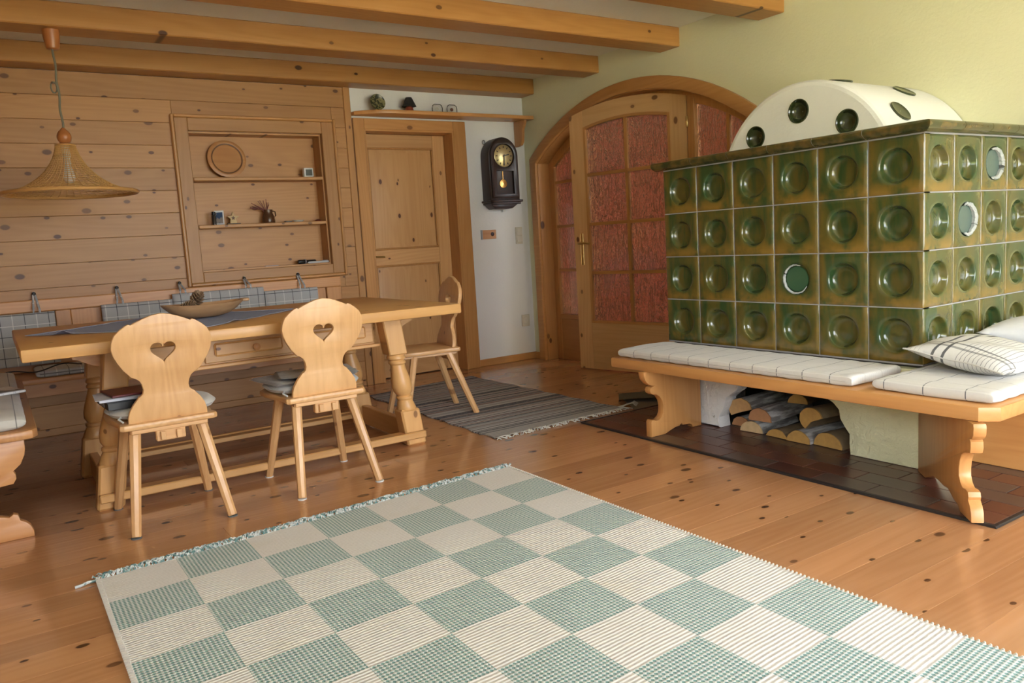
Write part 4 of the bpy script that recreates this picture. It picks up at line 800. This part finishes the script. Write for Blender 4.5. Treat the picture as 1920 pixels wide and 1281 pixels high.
# ================================================================== tiled stove
sv = thing('tiled_stove', 'green glazed tiled stove with white domed top against the wall', 'stove', (3.6, 2.45, 0))
GROUT = plaster('grout', (.36, .35, .36), .2); ZB, ZT = .455, 1.388
obj('core', box(XS+.045, XR-.002, YS+.045, YS2-.002, ZB-.02, ZT+.02), plain('stove_core', (.08, .07, .06), .9), sv)
def tile_mesh(w, h, flat=False):
    m = MB(); seg = 40; g_ = .0022; hw, hh = w/2-g_, h/2-g_; R = .0745
    bowl = [(1.0, 0.0), (.965, -.0025), (.93, -.008), (.88, -.018), (.80, -.028), (.70, -.0325), (.45, -.0305), (.2, -.0285), (.0, -.028)] if not flat else [(1.0, 0), (.96, -.003), (.93, -.012), (.86, -.014), (.4, -.012), (.2, -.012), (0, -.012)]
    def sq(a, ww, hh_): c, s = math.cos(a), math.sin(a); k = 1/max(abs(c)/ww, abs(s)/hh_); return c*k, s*k
    angs = [2*PI*(k+.5)/seg for k in range(seg)]
    rings = []
    for (ww, hh_, d) in ((hw, hh, -.02), (hw, hh, -.0025), (hw-.003, hh-.003, 0)): rings.append([m.bm.verts.new((sq(a, ww, hh_)[0], -d, sq(a, ww, hh_)[1])) for a in angs])
    for f, d in ((.35, .0006), (.75, .0)): rings.append([m.bm.verts.new(tuple(Vector((sq(a, hw-.003, hh-.003)[0], -d, sq(a, hw-.003, hh-.003)[1]))*(1-f)+Vector((R*math.cos(a), -d, R*math.sin(a)))*f)) for a in angs])
    for r, d in bowl[:-1]: rings.append([m.bm.verts.new((R*r*math.cos(a), -d, R*r*math.sin(a))) for a in angs])
    for a, b in zip(rings, rings[1:]):
        for k in range(seg): m.bm.faces.new((a[k], b[k], b[(k+1) % seg], a[(k+1) % seg]))
    c = m.bm.verts.new((0, -bowl[-1][1], 0))
    for k in range(seg): m.bm.faces.new((rings[-1][k], c, rings[-1][(k+1) % seg]))
    # square corners need exact vertices: snap the nearest ring vertices
    for ri, (ww, hh_) in ((0, (hw, hh)), (1, (hw, hh)), (2, (hw-.003, hh-.003))):
        for sx in (-1, 1):
            for sz in (-1, 1):
                v = min(rings[ri], key=lambda v: (v.co.x-sx*ww)**2+(v.co.z-sz*hh_)**2); v.co.x, v.co.z = sx*ww, sz*hh_
    return m.mesh('tile', True, .9)
PW, PH, PW2 = (YS2-YS)/6, (ZT-ZB)/4, (XR-XS)/4
TMa, TMb, TMf, TMg = tile_mesh(PW, PH), tile_mesh(PW2, PH), tile_mesh(PW, PH, True), tile_mesh(PW2, PH, True)
GZ = glaze()
for r in range(5):
    z = ZB+PH*r; obj('grout_line', box(XS+.003, XS+.046, YS+.003, YS2-.002, z-.005, z+.005), GROUT, sv); obj('grout_line', box(XS+.046, XR-.002, YS+.003, YS+.046, z-.005, z+.005), GROUT, sv)
for c in range(7): q = min(max(YS+PW*c, YS+.008), YS2-.008); obj('grout_line', box(XS+.0032, XS+.046, q-.005, q+.005, ZB, ZT), GROUT, sv)
for c in range(1, 5): q = min(XS+PW2*c, XR-.008); obj('grout_line', box(q-.005, q+.005, YS+.0032, YS+.046, ZB, ZT), GROUT, sv)
for me in (TMa, TMb, TMf, TMg): me.materials.append(GZ)
CHIP = plaster('chipped_plaster', (.48, .51, .50), .8, 120); PALE = plain('pale_glaze', (.045, .115, .060), .15)
def ringm(w=.010, R=.066, rough_=.004, a0=0, a1=360):
    A = [math.radians(a0+(a1-a0)*k/40) for k in range(41)]; m = MB(); m.tube([((R+random.uniform(-rough_, rough_))*math.cos(q), .001, (R+random.uniform(-rough_, rough_))*math.sin(q)) for q in A], w*.6, 6, taper=lambda f: .25+.75*math.sin(PI*f)); return m
for c in range(6):
    for r in range(4):
        fl_ = (c == 2 and r == 1); loc = (XS, YS+PW*(c+.5), ZB+PH*(r+.5)); o = obj('tile', TMf if fl_ else TMa, GZ, sv, loc=loc, rz=-PI/2, local=True)
        if fl_: o['label'] = 'tile with pale chipped ring'; obj('chipped_ring', ringm(.011, .066, .0015, 70, 330), CHIP, o, local=True); obj('inset_disc', MB().lathe([(.060, .0), (.058, .003), (.01, .004)], 32, TR(0, .011, 0) @ RX(PI/2)), PALE, o, local=True)
for c in range(4):
    for r in range(4):
        fl_ = (c, r) in ((1, 2), (2, 3)); loc = (XS+PW2*(c+.5), YS, ZB+PH*(r+.5)); o = obj('tile', TMg if fl_ else TMb, GZ, sv, loc=loc, local=True)
        if fl_: o['label'] = 'tile with broken pale ring'; obj('chipped_ring', ringm(.022, .064, .004, -110, 110), CHIP, o, local=True); obj('inset_disc', MB().lathe([(.060, .0), (.058, .003), (.01, .004)], 32, TR(0, .011, 0) @ RX(PI/2)), plain('pale_glaze_grey', (.10, .15, .13), .2), o, local=True)
CPf = [(.0, .0), (-.012, .0), (-.030, .007), (-.044, .018), (-.047, .030), (-.042, .040), (-.030, .044), (.06, .044), (.06, .0)]
GD = glaze_dark()
n = 6; y_hi, y_lo = YS2+.0, YS
for c in range(n):
    a = y_lo+PW*c+(.002 if c else 0); b = y_lo+PW*(c+1)-.002; m = MB()
    A = [m.bm.verts.new((XS+p, (a+p if c == 0 else a), ZT+.003+q)) for p, q in CPf]; B = [m.bm.verts.new((XS+p, (b-p if c == n-1 else b), ZT+.003+q)) for p, q in CPf]
    if c == n-1:
        for v, (p, q) in zip(B, CPf): v.co.y = YS2+.045 if p < .05 else YS2+.045
    m.bm.faces.new(A); m.bm.faces.new(B[::-1])
    for k in range(len(A)): m.bm.faces.new((A[k], B[k], B[(k+1) % len(A)], A[(k+1) % len(A)]))
    obj('cornice_piece', m, GD, sv, loc=(XS, (a+b)/2, ZT), ang=.9)
for c in range(4):
    a = XS+PW2*c+(.002 if c else 0); b = XS+PW2*(c+1)-.002; m = MB()
    A = [m.bm.verts.new(((a+p if c == 0 else a), YS+p, ZT+.003+q)) for p, q in CPf]; B = [m.bm.verts.new((b, YS+p, ZT+.003+q)) for p, q in CPf]
    m.bm.faces.new(A); m.bm.faces.new(B[::-1])
    for k in range(len(A)): m.bm.faces.new((A[k], B[k], B[(k+1) % len(A)], A[(k+1) % len(A)]))
    obj('cornice_piece', m, GD, sv, loc=((a+b)/2, YS, ZT), ang=.9)
for c in range(1, 6): q = YS+PW*c; obj('cornice_joint', MB().prism([(XS+p*.93, ZT+.003+.002+z*.95) for p, z in CPf], q-.0025, q+.0025, 1), GROUT, sv)
for c in range(1, 4): q = XS+PW2*c; obj('cornice_joint', MB().prism([(YS+p*.93, ZT+.005+z*.95) for p, z in CPf], q-.0025, q+.0025, 0), GROUT, sv)
obj('top_slab', box(XS+.02, XR-.002, YS+.02, YS2-.005, ZT+.02, ZT+.04), plaster('stove_white', (.80, .80, .74), .3, 40), sv)
# white half barrel on top
VY, VZ, VR, VX = (YS+YS2)/2, 1.2375, .50, 3.335
a0 = math.asin((ZT+.03-VZ)/VR); m = MB(); nn = 48
prf = [(VX+.0, VR-.028), (VX+.004, VR-.012), (VX+.014, VR-.003), (VX+.03, VR), (XR-.004, VR)]
rings = [[m.bm.verts.new((x_, VY-r_*math.cos(a0+(PI-2*a0)*k/nn), VZ+r_*math.sin(a0+(PI-2*a0)*k/nn))) for k in range(nn+1)] for x_, r_ in prf]
for a, b in zip(rings, rings[1:]):
    for k in range(nn): m.bm.faces.new((a[k], a[k+1], b[k+1], b[k]))
FO = [(v.co.y, v.co.z) for v in rings[0]]; SW_ = plaster('stove_white', (.80, .80, .74), .3, 40)
vault = obj('domed_top', m, SW_, sv, loc=(VX, VY, ZT+.04), ang=.5)
CUPS = ((2.455, 1.5975), (2.712, 1.508), (2.198, 1.508))
obj('front_face', plate(FO, [[(y_+.0555*math.cos(2*PI*k/32), z_+.0555*math.sin(2*PI*k/32)) for k in range(32)] for y_, z_ in CUPS], .04, 0, 'yz', VX+.02), SW_, vault)
def cup(deep):
    m = MB(); m.lathe([(.0575, -.001), (.0575, .003), (.054, .004), (.051, .001), (.048, -.010), (.040, -.022), (.026, -.030), (.012, -.0325), (.002, -.033)] if deep else [(.056, -.002), (.057, .004), (.053, .0065), (.049, .004), (.038, .0022), (.018, .0012), (.002, .001)], 36, cap=False); return m.mesh('glazed_cup', True, 1.0)
CU = cup(True); CU2 = cup(False); t = NT('cup_glaze'); v_ = t.coord(); CU.materials.append(t.fin(t.mix(t.noise(v_, 12, 3), (.018, .030, .008), (.040, .050, .014)), .12, **{'Coat Weight': .5})); CU2.materials.append(CU.materials[0])
for y_, z_ in CUPS:
    obj('glazed_cup', CU, None, vault, loc=(VX-.001, y_, z_), rz=RY(-PI/2), local=True)
for x_, ang in ((3.525, 143), (3.80, 121), (3.53, 101)):
    a = math.radians(ang); nrm = Vector((0, math.cos(a), math.sin(a))); p = Vector((x_, VY, VZ))+nrm*(VR+.001); Rm = nrm.to_track_quat('Z', 'X').to_matrix().to_4x4()
    obj('glazed_cup', CU2, None, vault, loc=p, rz=Rm, local=True)
# plastered base with the wood store arch
def arcw(n=26):
    pts = []
    for k in range(n+1):
        a = PI*k/n; w = 1+.025*math.sin(k*1.9)+.02*math.sin(k*.7+1); pts.append((2.44+.378*math.cos(a)*w, .012+.315*abs(math.sin(a))**.85*w))
    return pts
PB = NT('rough_plaster'); pv = PB.coord(False); rn_ = PB.noise(pv, 22, 5, .62, .5); PB.bump(rn_, .7, .02); spots = PB.step(PB.noise(pv, 9, 4, .6), .70, .73)
PB = PB.fin(PB.mix(PB.math('MULTIPLY', spots, .75), PB.mix(PB.step(PB.math('ADD', PB.xyz(pv)[1], 2.45), 2.40, 2.48), (.84, .84, .56), (.84, .84, .83)), (.22, .20, .11)), .9)  # yellowish bounce light on the near half is put into the plaster colour
aw = arcw()
obj('base_front', plate([(YS+.004, .0102), (aw[-1][0], .0102)]+aw[::-1][0:]+[(aw[0][0], .0102), (YS2-.004, .0102), (YS2-.004, ZB-.021), (YS+.004, ZB-.021)], [], .085, .007, 'yz', XS+.046), PB, sv)
obj('base_side', box(XS+.09, XR-.002, YS+.004, YS+.06, .0102, ZB-.021), PB, sv); obj('base_back', box(XS+.09, XR-.002, YS2-.06, YS2-.004, .0102, ZB-.021), PB, sv)
obj('store_floor', box(XS+.09, XR-.01, YS+.06, YS2-.06, .0102, .0112), plain('soot', (.05, .042, .036), .9), sv); obj('store_rear', box(3.70, 3.72, YS+.06, YS2-.06, .0115, ZB-.021), plain('soot', (.05, .042, .036), .9), sv)
# ================================================================== firewood
BARK = NT('birch_bark'); bv = BARK.coord(); BARK.bump(BARK.noise(BARK.scale(bv, (1, 6, 6)), 12, 4), .5, .01); BARK = BARK.fin(BARK.mix(BARK.step(BARK.noise(BARK.scale(bv, (2, 14, 14)), 3, 4, .6), .40, .62), (.26, .235, .215), (.64, .62, .59)), .85)
BARK2 = NT('brown_bark'); bv = BARK2.coord(); BARK2.bump(BARK2.noise(bv, 30, 4), .6, .01); BARK2 = BARK2.fin(BARK2.mix(BARK2.noise(bv, 14, 4), (.16, .11, .06), (.32, .23, .12)), .9)
def cutm(i, c):
    t = NT('cut_wood_%d' % i); v_ = t.coord(); return t.fin(t.mix(t.noise(t.scale(v_, (1, 9, 9)), 5, 4), tuple(k*.75 for k in c), tuple(k*1.1 for k in c)), .8)
CW = [cutm(0, (.64, .38, .16)), cutm(1, (.72, .52, .28)), cutm(2, (.54, .27, .125)), cutm(3, (.58, .34, .10))]
LOGS = [  # y, z, radius, start angle, sweep, face, bark, front x, length, yaw, label
    (2.640, .012, .066, 0, 180, 1, 0, 3.17, .34, .10, 'pale half-round log on the bottom row of the wood store'),
    (2.762, .012, .058, 0, 180, 2, 0, 3.235, .34, .05, 'reddish half log at the bottom left beside the white plaster'),
    (2.486, .012, .070, 20, 140, 3, 1, 3.17, .36, -.05, 'wedge-shaped log in the middle of the bottom row'),
    (2.352, .012, .066, 0, 180, 3, 0, 3.16, .36, .0, 'half-round brown log right of the wedge in the bottom row'),
    (2.205, .012, .079, 0, 180, 3, 1, 3.18, .36, -.06, 'large amber split log at the bottom right of the store'),
    (2.099, .012, .028, 0, 180, 3, 1, 3.23, .30, -.05, 'small log wedged against the right side of the arch'),
    (2.738, .072, .072, -35, 205, 0, 0, 3.205, .40, .10, 'grey birch log at the upper left of the wood pile'),
    (2.586, .078, .066, -8, 196, 2, 0, 3.17, .40, .10, 'grey birch log with red cut face in the upper row'),
    (2.285, .084, .068, -60, 225, 3, 1, 3.17, .36, -.08, 'split log lying on top at the right of the wood pile'),
    (2.50, .150, .055, 0, 180, 3, 1, 3.36, .26, .2, 'dark log deep in the wood store on the second row')]
for (y_, z_, r_, s0, sw_, fc, bk, fx, ln, yw, lab) in LOGS:
    l = thing('firewood_log', lab, 'log', (fx, y_, z_), yw, 'logs in the wood store'); random.seed(int(y_*1000)); nseg = 14
    pts = [(r_*(1+random.uniform(-.04, .04))*math.cos(math.radians(s0+sw_*k/nseg)), r_*.88*(1+random.uniform(-.04, .04))*math.sin(math.radians(s0+sw_*k/nseg))) for k in range(nseg+1)]
    if sw_ > 200: pts.append((0.0, -.012))
    zm = min(p[1] for p in pts); pts = [(a, b-zm) for a, b in pts]
    m = MB(); A = [m.bm.verts.new((0.002, a, b)) for a, b in pts]; B = [m.bm.verts.new((ln, a*.93, b*.93)) for a, b in pts]; np_ = len(pts)
    for k in range(np_): m.bm.faces.new((A[k], B[k], B[(k+1) % np_], A[(k+1) % np_]))
    m.bm.faces.new(B[::-1]); obj('bark', m, BARK2 if bk else BARK, l, local=True, ang=.9)
    m = MB(); cy_, cz_ = sum(p[0] for p in pts)/np_, sum(p[1] for p in pts)/np_
    m.prism([(cy_+(a-cy_)*.97, cz_+(b-cz_)*.97) for a, b in pts], -.004, .004, 0); obj('cut_face', m, CW[fc], l, local=True)
# ================================================================== bench round the stove
sbn = thing('stove_bench', 'L-shaped pine bench round the tiled stove', 'bench', (2.95, 2.2, 0)); BX0, BYN, BT = 2.722, 1.262, .411
top = [(XS-.003, YS2+.012), (BX0, YS2+.012), (BX0, BYN+.05), (BX0+.045, BYN), (XR-.016, BYN), (XR-.016, YS-.003), (XS-.003, YS-.003)]
obj('seat_board', plate(top, [], .052, .007, 'xy', BT-.026), pine(1, 'stovebench'), sbn)
ZL = BT-.053
lgp = [(3.118, ZL), (2.755, ZL), (2.757, .338), (2.766, .312), (2.785, .292), (2.808, .280), (2.825, .278), (2.803, .272), (2.795, .258), (2.800, .243), (2.815, .233), (2.842, .228), (2.862, .215), (2.880, .190), (2.886, .160), (2.884, .130), (2.872, .108), (2.852, .096), (2.832, .094), (2.815, .101), (2.803, .100), (2.797, .088), (2.797, .0108), (2.892, .0108), (2.905, .024), (2.94, .034), (2.972, .036), (2.985, .048), (2.998, .036), (3.03, .034), (3.045, .026), (3.055, .0108), (3.118, .0108)]
lgp = [(a-(.045 if a < 3.0 else 0)*(1 if a < 2.9 else .4), b) for a, b in lgp]
obj('leg_panel', plate(lgp, [], .042, .004, 'xz', 2.955), pine(2, 'stovebench'), sbn)
# corner leg stands across the mitre; u = distance from the stove corner along the diagonal
def dg(u): return (.0+u)
nlp = [(.012, ZL), (.610, ZL), (.616, .345), (.612, .318), (.598, .302), (.582, .298), (.590, .290), (.592, .268), (.585, .250), (.566, .244), (.535, .238), (.505, .222), (.489, .195), (.482, .165), (.484, .140), (.498, .120), (.520, .108), (.552, .112), (.572, .108), (.578, .092), (.574, .080), (.590, .066), (.603, .045), (.607, .0108), (.50, .0108), (.47, .03), (.43, .035), (.37, .055), (.33, .05), (.26, .052), (.20, .05), (.15, .03), (.10, .0108), (.012, .0108)]
m = plate(nlp, [], .042, .004, 'xz', 0.0); obj('leg_panel', m, pine(2, 'stovebench'), sbn, loc=(XS, YS, 0), rz=PI+PI/4, local=True)
obj('support_panel', box(3.395, 3.435, BYN+.05, YS-.006, .0108, ZL, bev=.003), pine(1, 'stovebench'), sbn)
def linen(name, ax_dark, p, off):
    return plaid(name, (.66, .64, .60), [(ax_dark, p, .0042, off, (.07, .08, .09), .85), (1-ax_dark, .115, .0032, .2, (.36, .33, .29), .6), (1-ax_dark, .0125, .003, 0, (.74, .72, .68), .5)])
b1 = thing('bench_cushion', 'long off-white checked pad on the stove bench', 'cushion', (2.93, 2.5, BT))
m = pad(.345, 1.375, .046, 18, .28, 26, 70, lambda u, v: .0015*math.sin(v*40+u*4)); obj('pad', m, linen('linen_long', 1, .128, .1), b1, loc=(2.928, 2.490, BT+.0235), local=True)
obj('seam', MB().tube([(2.7565, 1.83, BT+.022), (2.7555, 2.49, BT+.022), (2.7565, 3.15, BT+.022)], .0022, 5), plain('seam_linen', (.55, .53, .48), .9), b1)
b2 = thing('bench_cushion', 'off-white checked pad on the corner of the stove bench', 'cushion', (3.3, 1.5, BT))
m = pad(1.22, .44, .046, 18, .28, 70, 26, lambda u, v: .0015*math.sin(u*40+v*4)); obj('pad', m, linen('linen_corner', 1, .15, .35), b2, loc=(3.378, 1.506, BT+.0235), local=True)
obj('seam', MB().tube([(2.80, 1.2885, BT+.022), (3.4, 1.2875, BT+.022), (3.95, 1.2885, BT+.022)], .0022, 5), plain('seam_linen', (.55, .53, .48), .9), b2)
# pillows
t = NT('pillow_stripe'); v_ = t.coord(False); cq = t.xyz(v_); c_ = (t.math('MULTIPLY', cq[1], -1.0), cq[0]); base_ = t.mix(t.noise(v_, 60, 3), (.62, .61, .58), (.70, .69, .66))
col = t.mix(t.math('MULTIPLY', t.math('MULTIPLY', lines(t, c_[0], .0165, .0026), t.math('GREATER_THAN', c_[0], .0)), .75), base_, (.16, .16, .17))
col = t.mix(t.math('MULTIPLY', t.math('MULTIPLY', lines(t, c_[0], .0165, .0022), t.math('LESS_THAN', c_[0], -.14)), .6), col, (.16, .16, .17))
def band(a, w): return t.step(t.math('ABSOLUTE', t.math('SUBTRACT', c_[0], a)), w*.4, w*.6, 1, 0)
def bandy(a, w): return t.step(t.math('ABSOLUTE', t.math('SUBTRACT', c_[1], a)), w*.4, w*.6, 1, 0)
for bnd, s_ in ((band(-.085, .011), .9), (band(-.045, .011), .9), (bandy(-.125, .009), .75), (bandy(-.155, .011), .6)): col = t.mix(t.math('MULTIPLY', bnd, s_), col, (.06, .06, .065))
t.bump(t.noise(v_, 350, 2), .25, .002); PS = t.fin(col, .9)
p1 = thing('striped_pillow', 'white pillow with black stripes lying on the corner bench pad', 'pillow', (3.2, 1.5, BT+.046))
m = pad(.43, .40, .115, 2.2, .55, 30, 28, lambda u, v: .003*math.sin(u*9+v*5)); obj('cover', m, PS, p1, loc=(3.185, 1.515, BT+.105), rz=RZ(-.10) @ RX(.13), local=True, ang=1.2)
pp = [(.214*sx, .199*sy) for sx, sy in ((-1, -1), (1, -1), (1, 1), (-1, 1))]
pip = MB(); 
for a in range(4):
    (x0, y0), (x1, y1) = pp[a], pp[(a+1) % 4]; pts = []
    for s in range(13):
        f = s/12; u, v = (x0+(x1-x0)*f), (y0+(y1-y0)*f); uu, vv = u/.215, v/.20
        pts.append((u*(1-.07*(1-vv*vv)*abs(uu)**4), v*(1-.07*(1-uu*uu)*abs(vv)**4), .003*math.sin(uu*9+vv*5)))
    pip.tube(pts, .003, 5)
obj('piping', pip, plain('pillow_piping', (.6, .58, .54), .9), p1, loc=(3.185, 1.515, BT+.105), rz=RZ(-.10) @ RX(.13), local=True)
p2 = thing('white_pillow', 'plain white pillow behind the striped one against the stove', 'pillow', (3.68, 1.58, BT+.046)); m = pad(.42, .36, .14, 2.2, .55, 26, 24); obj('cover', m, plain('white_cotton', (.74, .75, .78), .9), p2, loc=(3.70, 1.525, BT+.125), rz=RZ(.04) @ RX(.10), local=True, ang=1.2)
obj('seam', MB().tube([(3.49, 1.38, BT+.095), (3.7, 1.372, BT+.092), (3.88, 1.39, BT+.095)], .003, 5), plain('white_cotton_seam', (.66, .67, .70), .9), p2)
